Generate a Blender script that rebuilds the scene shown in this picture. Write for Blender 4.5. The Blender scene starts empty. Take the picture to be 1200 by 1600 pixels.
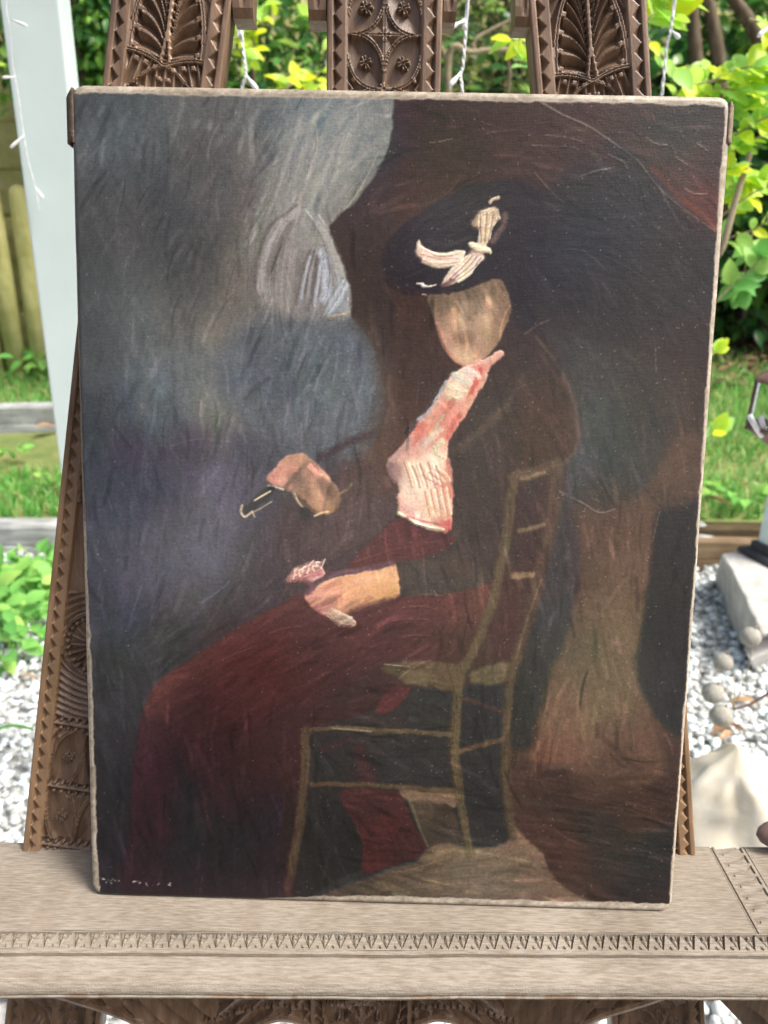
import bpy, bmesh, math, random
import numpy as np
from mathutils import Vector, Matrix

# ------------------------------------------------------------------ camera
HC = 1.3496                      # camera height; the easel shelf is 0.85 m up
F = 1202.0                       # focal length in photo pixels (1200 x 1600)
PITCH = math.radians(20.0)
ROLL = 0.0205
scene = bpy.context.scene
col = scene.collection
C0 = np.array([0, 0, HC])
AX = np.array([1.0, 0, 0])
FW = np.array([0, math.cos(PITCH), -math.sin(PITCH)])
UPV = np.array([0, math.sin(PITCH), math.cos(PITCH)])
cam_d = bpy.data.cameras.new('camera')
cam = bpy.data.objects.new('camera', cam_d)
col.objects.link(cam)
scene.camera = cam
cr, sr = math.cos(ROLL), math.sin(ROLL)
cx = AX * cr + UPV * sr
cy = UPV * cr - AX * sr
M = Matrix(((cx[0], cy[0], -FW[0], 0), (cx[1], cy[1], -FW[1], 0), (cx[2], cy[2], -FW[2], HC), (0, 0, 0, 1)))
cam.matrix_world = M
cam_d.sensor_fit = 'VERTICAL'
cam_d.sensor_height = 36.0
cam_d.sensor_width = 27.0
cam_d.lens = F / 1600 * 36.0
cam_d.clip_start = 0.02
cam_d.clip_end = 500
cam_d.dof.use_dof = True
cam_d.dof.focus_distance = 0.59
cam_d.dof.aperture_fstop = 7.5

# ------------------------------------------------------------------ light
SUN_EL, SUN_AZ = math.radians(56), math.radians(112)   # azimuth: clockwise from +y (from the right, a little in front of the easel)
world = bpy.data.worlds.new('World')
scene.world = world
world.use_nodes = True
wn = world.node_tree
sky = wn.nodes.new('ShaderNodeTexSky')
sky.sky_type = 'NISHITA'
sky.sun_disc = False
sky.sun_elevation = SUN_EL
sky.sun_rotation = SUN_AZ
sky.air_density = 0.8
sky.dust_density = 7.0
sky.ozone_density = 0.4
bg = wn.nodes['Background']
bg.inputs['Strength'].default_value = 0.13
wn.links.new(sky.outputs[0], bg.inputs['Color'])
sd = bpy.data.lights.new('sun', 'SUN')
sd.energy = 2.7
sd.angle = math.radians(18)
sd.color = (1.0, 0.965, 0.91)
sun = bpy.data.objects.new('sun', sd)
col.objects.link(sun)
sv = Vector((math.sin(SUN_AZ) * math.cos(SUN_EL), math.cos(SUN_AZ) * math.cos(SUN_EL), math.sin(SUN_EL)))
sun.rotation_euler = sv.to_track_quat('Z', 'Y').to_euler()
sun.location = (2, 4, 6)
vs = scene.view_settings
vs.view_transform = 'Standard'
vs.look = 'None'
vs.gamma = 1.0
vs.exposure = 0.82
vs.use_curve_mapping = False

# ------------------------------------------------------------------ helpers
rng = np.random.default_rng(11)
random.seed(5)


def ray(px, py):
    a, b = px - 600.0, py - 800.0
    a, b = a * cr + b * sr, -a * sr + b * cr
    return AX * a / F - UPV * b / F + FW


def proj(p):
    d = np.asarray(p, float) - C0
    z = d @ FW
    a, b = F * (d @ AX) / z, -F * (d @ UPV) / z
    return a * cr - b * sr + 600.0, a * sr + b * cr + 800.0


def on_plane(px, py, o, n):
    d = ray(px, py)
    return C0 + d * (((o - C0) @ n) / (d @ n))


def aty(px, py, y):
    return on_plane(px, py, np.array([0, y, 0.0]), np.array([0, 1.0, 0]))


def atz(px, py, z):
    return on_plane(px, py, np.array([0, 0, z]), np.array([0, 0, 1.0]))


def ground_z(x, y):
    x = np.asarray(x, float)
    y = np.asarray(y, float)
    up = 0.14 + (y - 3.1) * 0.165 + 0.02 * x
    return np.where(y < 3.1, 0.0, np.where(y > 12, 0.14 + 8.9 * 0.165 + 0.02 * np.clip(x, -8, 8), up))


def put(name, me, m=None, parent=None):
    o = bpy.data.objects.new(name, me)
    col.objects.link(o)
    if m is not None and not me.materials:
        me.materials.append(m)
    if parent is not None:
        o.parent = parent
    return o


def tag(o, label=None, cat=None, group=None, kind=None):
    if label:
        o['label'] = label
    if cat:
        o['category'] = cat
    if group:
        o['group'] = group
    if kind:
        o['kind'] = kind
    return o


def empty(name, loc=(0, 0, 0)):
    o = bpy.data.objects.new(name, None)
    col.objects.link(o)
    o.location = loc
    o.empty_display_size = 0.05
    return o


def mesh_np(name, verts, faces, smooth=False):
    """faces: (n,k) int array or list of such arrays (tris / quads)"""
    me = bpy.data.meshes.new(name)
    verts = np.asarray(verts, np.float32).reshape(-1, 3)
    if not isinstance(faces, list):
        faces = [faces]
    faces = [np.asarray(f, np.int32) for f in faces if len(f)]
    me.vertices.add(len(verts))
    me.vertices.foreach_set('co', verts.ravel())
    nl = sum(f.size for f in faces)
    nf = sum(len(f) for f in faces)
    me.loops.add(nl)
    me.polygons.add(nf)
    me.loops.foreach_set('vertex_index', np.concatenate([f.ravel() for f in faces]))
    tot = np.concatenate([np.full(len(f), f.shape[1], np.int32) for f in faces])
    st = np.concatenate([[0], np.cumsum(tot)[:-1]]).astype(np.int32)
    me.polygons.foreach_set('loop_start', st)
    me.polygons.foreach_set('loop_total', tot)
    me.polygons.foreach_set('use_smooth', np.full(nf, smooth, bool))
    me.update(calc_edges=True)
    me.validate()
    return me


def grid_faces(ny, nx, off=0, flip=False):
    i = np.arange(ny - 1)[:, None] * nx + np.arange(nx - 1)[None, :] + off
    q = np.stack([i, i + 1, i + nx + 1, i + nx], -1).reshape(-1, 4)
    return q[:, ::-1] if flip else q


def slab_mesh(name, front, back, smooth=False):
    """closed solid from a front grid (ny,nx,3) and the matching back grid"""
    ny, nx = front.shape[:2]
    n = ny * nx
    v = np.concatenate([front.reshape(-1, 3), back[[0, -1]].reshape(-1, 3), back[:, [0, -1]].reshape(-1, 3)])
    f = [grid_faces(ny, nx)]
    a = np.arange(nx - 1)
    b0 = n                      # back row 0
    b1 = n + nx                 # back last row
    f.append(np.stack([a + 1, a, b0 + a, b0 + a + 1], -1))
    t = (ny - 1) * nx
    f.append(np.stack([t + a, t + a + 1, b1 + a + 1, b1 + a], -1))
    s0 = n + 2 * nx
    j = np.arange(ny - 1)
    f.append(np.stack([j * nx, (j + 1) * nx, s0 + (j + 1) * 2, s0 + j * 2], -1))
    f.append(np.stack([(j + 1) * nx + nx - 1, j * nx + nx - 1, s0 + j * 2 + 1, s0 + (j + 1) * 2 + 1], -1))
    f.append(np.stack([s0 + j * 2, s0 + (j + 1) * 2, s0 + (j + 1) * 2 + 1, s0 + j * 2 + 1], -1))
    return mesh_np(name, v, f, smooth)


def box_mesh(name, size, bevel=0.0, seg=1):
    bm = bmesh.new()
    bmesh.ops.create_cube(bm, size=1.0)
    bmesh.ops.scale(bm, vec=size, verts=bm.verts)
    if bevel:
        bmesh.ops.bevel(bm, geom=bm.edges[:], offset=bevel, segments=seg, profile=0.6, affect='EDGES')
    me = bpy.data.meshes.new(name)
    bm.to_mesh(me)
    bm.free()
    return me


def tube_arrays(pts, rad, sides=7, cap=True):
    pts = np.asarray(pts, float)
    n = len(pts)
    rad = np.broadcast_to(np.asarray(rad, float), (n,))
    t = np.gradient(pts, axis=0)
    t /= np.linalg.norm(t, axis=1)[:, None] + 1e-12
    ref = np.array([0.31, 0.2, 0.93])
    u = np.cross(t, ref)
    u /= np.linalg.norm(u, axis=1)[:, None] + 1e-12
    w = np.cross(t, u)
    a = np.arange(sides) / sides * 2 * np.pi
    v = pts[:, None, :] + rad[:, None, None] * (np.cos(a)[None, :, None] * u[:, None, :] + np.sin(a)[None, :, None] * w[:, None, :])
    v = v.reshape(-1, 3)
    q = []
    i = np.arange(n - 1)[:, None] * sides
    k = np.arange(sides)[None, :]
    k2 = (k + 1) % sides
    q = np.stack([i + k, i + k2, i + sides + k2, i + sides + k], -1).reshape(-1, 4)
    tri = np.zeros((0, 3), int)
    if cap:
        v = np.concatenate([v, pts[:1], pts[-1:]])
        kk = np.arange(sides)
        tri = np.concatenate([np.stack([(kk + 1) % sides, kk, np.full(sides, n * sides)], -1),
                              np.stack([(n - 1) * sides + kk, (n - 1) * sides + (kk + 1) % sides, np.full(sides, n * sides + 1)], -1)])
    return v, q, tri


def tube_mesh(name, pts, rad, sides=7, smooth=True):
    v, q, t = tube_arrays(pts, rad, sides)
    return mesh_np(name, v, [q, t], smooth)


def join_arrays(parts):
    V, Q, T, o = [], [], [], 0
    for v, q, t in parts:
        V.append(v)
        Q.append(np.asarray(q) + o)
        T.append(np.asarray(t) + o)
        o += len(v)
    return np.concatenate(V), np.concatenate(Q), np.concatenate(T) if T else np.zeros((0, 3), int)


def spline(pts, n=8, closed=False):
    p = np.asarray(pts, float)
    m = len(p)
    out = []
    rngi = range(m if closed else m - 1)
    for i in rngi:
        if closed:
            a, b, c, d = p[(i - 1) % m], p[i], p[(i + 1) % m], p[(i + 2) % m]
        else:
            a, b, c, d = p[max(i - 1, 0)], p[i], p[i + 1], p[min(i + 2, m - 1)]
        for k in range(n):
            t = k / n
            out.append(0.5 * ((2 * b) + (-a + c) * t + (2 * a - 5 * b + 4 * c - d) * t * t + (-a + 3 * b - 3 * c + d) * t ** 3))
    if not closed:
        out.append(p[-1])
    return np.array(out)


_perm = np.random.default_rng(3).random((257, 257))


def vnoise(x, y, seed=0):
    x = np.asarray(x, float) + seed * 17.31
    y = np.asarray(y, float) + seed * 41.77
    xi, yi = np.floor(x).astype(int), np.floor(y).astype(int)
    fx, fy = x - xi, y - yi
    fx = fx * fx * (3 - 2 * fx)
    fy = fy * fy * (3 - 2 * fy)
    a = _perm[xi % 256, yi % 256]
    b = _perm[(xi + 1) % 256, yi % 256]
    c = _perm[xi % 256, (yi + 1) % 256]
    d = _perm[(xi + 1) % 256, (yi + 1) % 256]
    return (a * (1 - fx) + b * fx) * (1 - fy) + (c * (1 - fx) + d * fx) * fy


def fbm(x, y, seed=0, oct=4):
    s, a, t = 0, 1.0, 0
    for k in range(oct):
        s = s + a * vnoise(x * 2 ** k, y * 2 ** k, seed + k * 3)
        t += a
        a *= 0.5
    return s / t


def sstep(a, b, x):
    t = np.clip((x - a) / (b - a + 1e-12), 0, 1)
    return t * t * (3 - 2 * t)


def lin(c):
    c = np.asarray(c, float) / 255.0
    return np.where(c <= 0.04045, c / 12.92, ((c + 0.055) / 1.055) ** 2.4)


# ------------------------------------------------------------------ materials
def nodes(name):
    m = bpy.data.materials.new(name)
    m.use_nodes = True
    nt = m.node_tree
    return m, nt, nt.nodes['Principled BSDF'], nt.nodes['Material Output']


def N(nt, kind, **kw):
    n = nt.nodes.new(kind)
    for k, v in kw.items():
        if k in n.inputs:
            n.inputs[k].default_value = v
        else:
            setattr(n, k, v)
    return n


def ramp(nt, fac, stops):
    r = nt.nodes.new('ShaderNodeValToRGB')
    e = r.color_ramp.elements
    while len(e) < len(stops):
        e.new(0.5)
    for i, (p, c) in enumerate(stops):
        e[i].position = p
        e[i].color = (*c[:3], 1)
    nt.links.new(fac, r.inputs[0])
    return r.outputs[0]


def mapped(nt, scale, coord='Object'):
    tc = nt.nodes.new('ShaderNodeTexCoord')
    mp = nt.nodes.new('ShaderNodeMapping')
    mp.inputs['Scale'].default_value = scale
    nt.links.new(tc.outputs[coord], mp.inputs[0])
    return mp.outputs[0]


def wood(name, dark, mid, light, grain=(60, 60, 4), rough=0.62, bump=0.15, spec=0.3, fine=900, wear=None):
    m, nt, b, out = nodes(name)
    L = nt.links
    v = mapped(nt, grain)
    n1 = N(nt, 'ShaderNodeTexNoise', Scale=1.0, Detail=7.0, Roughness=0.62)
    L.new(v, n1.inputs['Vector'])
    v2 = mapped(nt, (9, 9, 9))
    n2 = N(nt, 'ShaderNodeTexNoise', Scale=1.0, Detail=4.0)
    L.new(v2, n2.inputs['Vector'])
    mx = N(nt, 'ShaderNodeMath', operation='MULTIPLY_ADD')
    L.new(n1.outputs[0], mx.inputs[0])
    mx.inputs[1].default_value = 0.6
    mm = N(nt, 'ShaderNodeMath', operation='MULTIPLY')
    L.new(n2.outputs[0], mm.inputs[0])
    mm.inputs[1].default_value = 0.4
    L.new(mm.outputs[0], mx.inputs[2])
    cout = ramp(nt, mx.outputs[0], [(0.32, dark), (0.5, mid), (0.68, light)])
    if wear:
        at = nt.nodes.new('ShaderNodeVertexColor')
        at.layer_name = 'wear'
        mw = N(nt, 'ShaderNodeMix', data_type='RGBA')
        wr = ramp(nt, mx.outputs[0], [(0.3, wear[0]), (0.7, wear[1])])
        L.new(at.outputs[0], mw.inputs['Factor'])
        L.new(cout, mw.inputs['A'])
        L.new(wr, mw.inputs['B'])
        cout = mw.outputs['Result']
    L.new(cout, b.inputs['Base Color'])
    b.inputs['Roughness'].default_value = rough
    b.inputs['Specular IOR Level'].default_value = spec
    n3 = N(nt, 'ShaderNodeTexNoise', Scale=fine, Detail=2.0)
    L.new(mapped(nt, (1, 1, 0.25)), n3.inputs['Vector'])
    ad = N(nt, 'ShaderNodeMath', operation='ADD')
    L.new(n1.outputs[0], ad.inputs[0])
    L.new(n3.outputs[0], ad.inputs[1])
    bp = N(nt, 'ShaderNodeBump', Strength=bump, Distance=0.002)
    L.new(ad.outputs[0], bp.inputs['Height'])
    L.new(bp.outputs[0], b.inputs['Normal'])
    return m


def plain(name, c1, c2, scale=30, rough=0.6, bump=0.0, spec=0.3, metal=0.0, island=False):
    m, nt, b, out = nodes(name)
    L = nt.links
    n1 = N(nt, 'ShaderNodeTexNoise', Scale=scale, Detail=6.0, Roughness=0.6)
    L.new(mapped(nt, (1, 1, 1)), n1.inputs['Vector'])
    fac = n1.outputs[0]
    if island:
        g = nt.nodes.new('ShaderNodeNewGeometry')
        mx = N(nt, 'ShaderNodeMath', operation='MULTIPLY_ADD')
        L.new(g.outputs['Random Per Island'], mx.inputs[0])
        mx.inputs[1].default_value = 0.7
        mm = N(nt, 'ShaderNodeMath', operation='MULTIPLY')
        L.new(fac, mm.inputs[0])
        mm.inputs[1].default_value = 0.3
        L.new(mm.outputs[0], mx.inputs[2])
        fac = mx.outputs[0]
    L.new(ramp(nt, fac, [(0.25, c1), (0.75, c2)]), b.inputs['Base Color'])
    b.inputs['Roughness'].default_value = rough
    b.inputs['Specular IOR Level'].default_value = spec
    b.inputs['Metallic'].default_value = metal
    if bump:
        bp = N(nt, 'ShaderNodeBump', Strength=bump, Distance=0.004)
        L.new(n1.outputs[0], bp.inputs['Height'])
        L.new(bp.outputs[0], b.inputs['Normal'])
    return m


def leafmat(name, stops, transl=0.35, rough=0.38, use_obj=False):
    m, nt, b, out = nodes(name)
    L = nt.links
    if use_obj:
        r = nt.nodes.new('ShaderNodeObjectInfo').outputs['Random']
    else:
        r = nt.nodes.new('ShaderNodeNewGeometry').outputs['Random Per Island']
    c = ramp(nt, r, stops)
    L.new(c, b.inputs['Base Color'])
    b.inputs['Roughness'].default_value = rough
    b.inputs['Specular IOR Level'].default_value = 0.35
    tr = nt.nodes.new('ShaderNodeBsdfTranslucent')
    L.new(c, tr.inputs['Color'])
    mx = nt.nodes.new('ShaderNodeMixShader')
    mx.inputs[0].default_value = transl
    L.new(b.outputs[0], mx.inputs[1])
    L.new(tr.outputs[0], mx.inputs[2])
    L.new(mx.outputs[0], out.inputs['Surface'])
    return m


M_CARVE = wood('carved_walnut', (0.045, 0.026, 0.016), (0.145, 0.090, 0.055), (0.29, 0.190, 0.120), grain=(120, 120, 9), rough=0.42, bump=0.12, spec=0.5, wear=((0.14, 0.084, 0.045), (0.32, 0.205, 0.115)))
M_SHELF = wood('bleached_wood', (0.125, 0.103, 0.077), (0.230, 0.200, 0.160), (0.330, 0.300, 0.252), grain=(80, 640, 640), rough=0.8, bump=0.3, spec=0.15, fine=1100, wear=((0.07, 0.035, 0.018), (0.20, 0.115, 0.06)))
M_LINEN = plain('raw_linen', (0.17, 0.13, 0.095), (0.36, 0.30, 0.225), scale=300, rough=0.9, bump=0.5, spec=0.1)
M_LINEN_D = plain('dark_linen', (0.07, 0.052, 0.04), (0.15, 0.115, 0.085), scale=220, rough=0.9, bump=0.5, spec=0.1)  # darker linen tone, used on the left corner fold
M_WHITE = plain('white_paint', (0.57, 0.69, 0.67), (0.66, 0.775, 0.75), scale=5, rough=0.5, bump=0.12, spec=0.3)
M_PLASTIC = plain('white_plastic', (0.74, 0.76, 0.76), (0.82, 0.84, 0.84), scale=20, rough=0.35, spec=0.5)
M_FENCE = wood('mossy_softwood', (0.24, 0.24, 0.08), (0.46, 0.45, 0.19), (0.66, 0.60, 0.36), grain=(10, 10, 1.5), rough=0.85, bump=0.4, spec=0.1, fine=120)
M_SLEEPER = wood('silvered_timber', (0.12, 0.125, 0.12), (0.30, 0.315, 0.31), (0.52, 0.55, 0.55), grain=(3, 30, 30), rough=0.85, bump=0.5, spec=0.1, fine=120)
M_EDGE = wood('brown_timber', (0.10, 0.07, 0.045), (0.20, 0.145, 0.09), (0.30, 0.23, 0.15), grain=(3, 30, 30), rough=0.85, bump=0.5, spec=0.1, fine=120)
M_PEBBLE = plain('white_pebbles', (0.36, 0.37, 0.35), (0.80, 0.87, 0.87), scale=40, rough=0.6, bump=0.1, spec=0.25, island=True)
M_SAND = plain('gravel_bed', (0.48, 0.48, 0.46), (0.70, 0.71, 0.70), scale=60, rough=0.95, bump=0.6, spec=0.05)
M_SOIL = plain('soil', (0.045, 0.035, 0.022), (0.11, 0.085, 0.05), scale=12, rough=0.95, bump=0.6, spec=0.05)
M_TURF = plain('turf', (0.08, 0.15, 0.04), (0.24, 0.24, 0.10), scale=9, rough=0.95, bump=0.6, spec=0.05)
M_GRASS = leafmat('grass', [(0.0, (0.10, 0.36, 0.07)), (0.45, (0.19, 0.50, 0.11)), (0.75, (0.34, 0.56, 0.16)), (1.0, (0.62, 0.54, 0.30))], 0.4, 0.5)
M_LITTER = leafmat('leaf_litter', [(0.0, (0.045, 0.028, 0.016)), (0.5, (0.14, 0.085, 0.045)), (1.0, (0.30, 0.20, 0.11))], 0.1, 0.7)
M_LITTER1 = leafmat('dry_leaf', [(0.0, (0.16, 0.085, 0.045)), (0.5, (0.30, 0.16, 0.08)), (1.0, (0.42, 0.28, 0.16))], 0.15, 0.7, True)
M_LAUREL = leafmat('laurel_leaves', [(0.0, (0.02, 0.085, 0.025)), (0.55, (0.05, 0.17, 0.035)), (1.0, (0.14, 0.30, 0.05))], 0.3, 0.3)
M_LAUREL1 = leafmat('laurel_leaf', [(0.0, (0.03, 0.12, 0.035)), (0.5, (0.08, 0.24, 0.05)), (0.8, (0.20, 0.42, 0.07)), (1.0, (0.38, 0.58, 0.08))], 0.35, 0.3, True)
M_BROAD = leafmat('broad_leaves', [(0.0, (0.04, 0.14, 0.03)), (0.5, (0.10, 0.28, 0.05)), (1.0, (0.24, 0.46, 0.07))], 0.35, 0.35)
M_LIME = leafmat('young_leaves', [(0.0, (0.26, 0.52, 0.05)), (0.5, (0.42, 0.68, 0.05)), (1.0, (0.62, 0.76, 0.05))], 0.5, 0.4)
M_LIME1 = leafmat('young_leaf', [(0.0, (0.36, 0.68, 0.20)), (0.35, (0.50, 0.78, 0.12)), (0.75, (0.66, 0.84, 0.05)), (1.0, (0.82, 0.86, 0.03))], 0.5, 0.4, True)
M_WEED1 = leafmat('weed_leaf', [(0.0, (0.12, 0.38, 0.08)), (0.6, (0.24, 0.54, 0.12)), (1.0, (0.40, 0.64, 0.15))], 0.35, 0.5, True)
M_BARK = wood('bark', (0.05, 0.04, 0.028), (0.13, 0.10, 0.07), (0.23, 0.19, 0.13), grain=(30, 30, 6), rough=0.9, bump=0.5, spec=0.1, fine=150)
M_TWIG = plain('pale_twig', (0.22, 0.18, 0.11), (0.42, 0.36, 0.25), scale=40, rough=0.8, bump=0.2, spec=0.1)
M_CONIFER = leafmat('dry_sprays', [(0.0, (0.06, 0.075, 0.025)), (0.6, (0.15, 0.15, 0.06)), (1.0, (0.27, 0.24, 0.12))], 0.2, 0.7)

# ------------------------------------------------------------------ the setting
def sheet(name, x0, x1, y0, y1, nx, ny, dz, m, fn=ground_z, wob=0.0):
    xs = np.linspace(x0, x1, nx)
    ys = np.linspace(y0, y1, ny)
    X, Y = np.meshgrid(xs, ys)
    Z = fn(X, Y) + dz
    if wob:
        Z = Z + wob * (fbm(X * 2.3, Y * 2.3, 5) - 0.5)
    P = np.stack([X, Y, Z], -1)
    me = mesh_np(name, P.reshape(-1, 3), grid_faces(ny, nx), True)
    return tag(put(name, me, m), kind='structure')


def far_ground(X, Y):
    return ground_z(X, Y)


xs = np.concatenate([[-150, -60, -25], np.linspace(-9, 9, 61), [25, 60, 150]])
ys = np.concatenate([[-150, -50, -15], np.linspace(-4, 3.09, 24), [3.1, 3.101], np.linspace(3.2, 12, 45), [25, 60, 150]])
X, Y = np.meshgrid(xs, ys)
g = put('ground', mesh_np('ground', np.stack([X, Y, ground_z(X, Y)], -1), grid_faces(len(ys), len(xs)), False), M_SOIL)
tag(g, kind='structure')
sheet('gravel_bed', -3.2, 3.2, 0.2, 3.02, 40, 36, 0.004, M_SAND, wob=0.004)
sheet('lawn', -4.2, 4.6, 3.16, 5.6, 90, 60, 0.006, M_TURF, wob=0.02)


def pebble_base():
    """14-point rounded lump: cube corners plus face centres"""
    c = np.array([[x, y, z] for x in (-1, 1) for y in (-1, 1) for z in (-1, 1)], float) / math.sqrt(3) * 0.5
    fc, tri = [], []
    for ax in range(3):
        for sg in (-1, 1):
            n_ = np.zeros(3)
            n_[ax] = sg
            i0 = 8 + len(fc)
            fc.append(n_ * 0.5)
            ring = [k for k in range(8) if c[k][ax] * sg > 0]
            u_, w_ = np.eye(3)[(ax + 1) % 3], np.eye(3)[(ax + 2) % 3]
            ring.sort(key=lambda k: math.atan2(c[k] @ w_, c[k] @ u_) * sg)
            tri += [(i0, ring[k], ring[(k + 1) % 4]) for k in range(4)]
    return np.concatenate([c, np.array(fc)]), np.array(tri)


def rand_rot(n, tilt=math.pi):
    a = rng.uniform(0, 2 * np.pi, n)
    b = rng.uniform(-tilt, tilt, n)
    c = rng.uniform(0, 2 * np.pi, n)
    Rz = np.zeros((n, 3, 3)); Rz[:, 0, 0] = np.cos(a); Rz[:, 0, 1] = -np.sin(a); Rz[:, 1, 0] = np.sin(a); Rz[:, 1, 1] = np.cos(a); Rz[:, 2, 2] = 1
    Rx = np.zeros((n, 3, 3)); Rx[:, 0, 0] = 1; Rx[:, 1, 1] = np.cos(b); Rx[:, 1, 2] = -np.sin(b); Rx[:, 2, 1] = np.sin(b); Rx[:, 2, 2] = np.cos(b)
    Rc = np.zeros((n, 3, 3)); Rc[:, 0, 0] = np.cos(c); Rc[:, 0, 1] = -np.sin(c); Rc[:, 1, 0] = np.sin(c); Rc[:, 1, 1] = np.cos(c); Rc[:, 2, 2] = 1
    return Rz @ Rx @ Rc


def scatter(base_v, base_f, pos, R, scl):
    n = len(pos)
    sc = np.asarray(scl, float)
    if sc.ndim == 1:
        sc = sc[:, None]
    v = base_v[None] * sc[:, None, :]
    v = np.einsum('nij,nkj->nki', R, v) + pos[:, None, :]
    f = base_f[None] + (np.arange(n) * len(base_v))[:, None, None]
    return v.reshape(-1, 3), f.reshape(-1, base_f.shape[1])


# gravel: white pebbles, denser where the camera looks
pv, pf = pebble_base()
cand = np.stack([rng.uniform(-2.1, 2.1, 42000), rng.uniform(0.55, 3.04, 42000)], -1)
hid = (np.abs(cand[:, 0]) < 0.33 * cand[:, 1] + 0.02) & (cand[:, 1] > 1.25)
outw = (np.abs(cand[:, 0]) > 0.63 * cand[:, 1] + 0.28)
keep = np.where(hid | outw, rng.random(len(cand)) < 0.08, rng.random(len(cand)) < 0.85)
cand = cand[keep]
n = len(cand)
s = 0.013 + 0.022 * rng.random(n) ** 1.6
scl = np.stack([s * rng.uniform(0.9, 1.35, n), s * rng.uniform(0.8, 1.1, n), s * rng.uniform(0.5, 0.85, n)], -1)
pos = np.concatenate([cand, (0.004 + scl[:, 2:3] * 0.42 + rng.uniform(0, 0.016, (n, 1)))], 1)
v, f = scatter(pv, pf, pos, rand_rot(n, 0.5), scl)
o = put('gravel', mesh_np('gravel', v, f, True), M_PEBBLE)
tag(o, 'loose white pebbles covering the ground behind the easel', 'gravel', kind='stuff')

# grass blades
ng = 60000
gx = rng.uniform(-4.0, 4.4, ng)
gy = 3.18 + rng.random(ng) ** 1.15 * 2.3
vis = (gx < -0.36 * gy + 0.1) | (gx > 0.34 * gy - 0.1)
kp = np.where(vis, True, rng.random(ng) < 0.2)
patch = fbm(gx * 1.7, gy * 1.7, 9)
kp &= ~((gx < -0.8) & (gy > 3.62) & (gy < 4.05 + 0.08 * (gx + 3)))
kp &= rng.random(ng) < np.clip((patch - 0.28) * 4, 0.25, 1)
gx, gy = gx[kp], gy[kp]
ng = len(gx)
gz = ground_z(gx, gy) + 0.004
hh = rng.uniform(0.03, 0.085, ng) * (0.7 + 0.8 * fbm(gx * 3, gy * 3, 2))
az = rng.uniform(0, 2 * np.pi, ng)
wd = rng.uniform(0.003, 0.0065, ng)
ln = rng.uniform(0.1, 0.9, ng) * hh
dx, dy = np.cos(az), np.sin(az)
bx = rng.uniform(0, 2 * np.pi, ng)
lx, ly = np.cos(bx), np.sin(bx)
b0 = np.stack([gx - dx * wd, gy - dy * wd, gz], -1)
b1 = np.stack([gx + dx * wd, gy + dy * wd, gz], -1)
m0 = np.stack([gx - dx * wd * 0.8 + lx * ln * .35, gy - dy * wd * 0.8 + ly * ln * .35, gz + hh * 0.6], -1)
m1 = np.stack([gx + dx * wd * 0.8 + lx * ln * .35, gy + dy * wd * 0.8 + ly * ln * .35, gz + hh * 0.6], -1)
tp = np.stack([gx + lx * ln, gy + ly * ln, gz + hh], -1)
v = np.stack([b0, b1, m1, m0, tp], 1).reshape(-1, 3)
k = np.arange(ng)[:, None] * 5
o = put('grass', mesh_np('grass', v, [k + np.array([[0, 1, 2, 3]]), k + np.array([[3, 2, 4]])], True), M_GRASS)
tag(o, 'patchy lawn grass with dry straw beyond the timber edging', 'grass', kind='stuff')


# ------------------------------------------------------------------ leaf shapes
def leaf_arrays(aspect=0.5, fold=0.25, curl=0.25, tip=1.0, seg=5):
    """leaf of length 1 along +x, folded at the midrib"""
    t = np.linspace(0, 1, seg + 1)
    w = aspect * 0.5 * np.sin(np.pi * np.clip(t, 0, 1) ** 0.85) ** (0.75 if tip < 1 else 0.9)
    w[0] = 0.012
    w[-1] = 0.004 if tip >= 1 else aspect * 0.10
    z = -curl * (t - 0.15) ** 2
    mid = np.stack([t, 0 * t, z], -1)
    l = np.stack([t, w, z + w * fold], -1)
    r = np.stack([t, -w, z + w * fold], -1)
    v = np.concatenate([mid, l, r])
    n = seg + 1
    i = np.arange(seg)
    f = np.concatenate([np.stack([i, i + 1, n + i + 1, n + i], -1), np.stack([2 * n + i, 2 * n + i + 1, i + 1, i], -1)])
    return v, f


def leaf_mesh(name, m, **kw):
    v, f = leaf_arrays(**kw)
    me = mesh_np(name, v, f, True)
    me.materials.append(m)
    return me


def frame_from(dirv, nrm):
    d = Vector(dirv).normalized()
    n = Vector(nrm)
    n = (n - d * n.dot(d))
    if n.length < 1e-4:
        n = Vector((0.3, 0.2, 1)) - d * d.dot(Vector((0.3, 0.2, 1)))
    n.normalize()
    s = n.cross(d)
    return Matrix(((d.x, s.x, n.x), (d.y, s.y, n.y), (d.z, s.z, n.z)))


def add_leaf(me, pos, dirv, nrm, size, parent, width=1.0, name='leaf'):
    o = bpy.data.objects.new(name, me)
    col.objects.link(o)
    o.parent = parent
    R = frame_from(dirv, nrm).to_4x4()
    S = Matrix.Diagonal((size, size * width, size, 1))
    base = Vector(parent.location) if parent else Vector((0, 0, 0))
    o.matrix_local = Matrix.Translation(Vector(pos) - base) @ R @ S
    return o


# leaf litter under the hedge (a mass nobody could count)
nl = 2600
lx = rng.uniform(0.6, 4.6, nl)
ly = 4.75 + 0.12 * lx + rng.normal(0, 0.22, nl) + rng.random(nl) * 0.8
pos = np.stack([lx, ly, ground_z(lx, ly) + 0.02 + rng.random(nl) * 0.03], -1)
lv, lf = leaf_arrays(0.5, 0.2, 0.3)
v, f = scatter(lv, lf, pos, rand_rot(nl, 0.6), rng.uniform(0.06, 0.13, nl))
o = put('leaf_litter', mesh_np('leaf_litter', v, f, True), M_LITTER)
tag(o, 'brown dead leaf litter lying along the foot of the hedge', 'leaf litter', kind='stuff')


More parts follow.
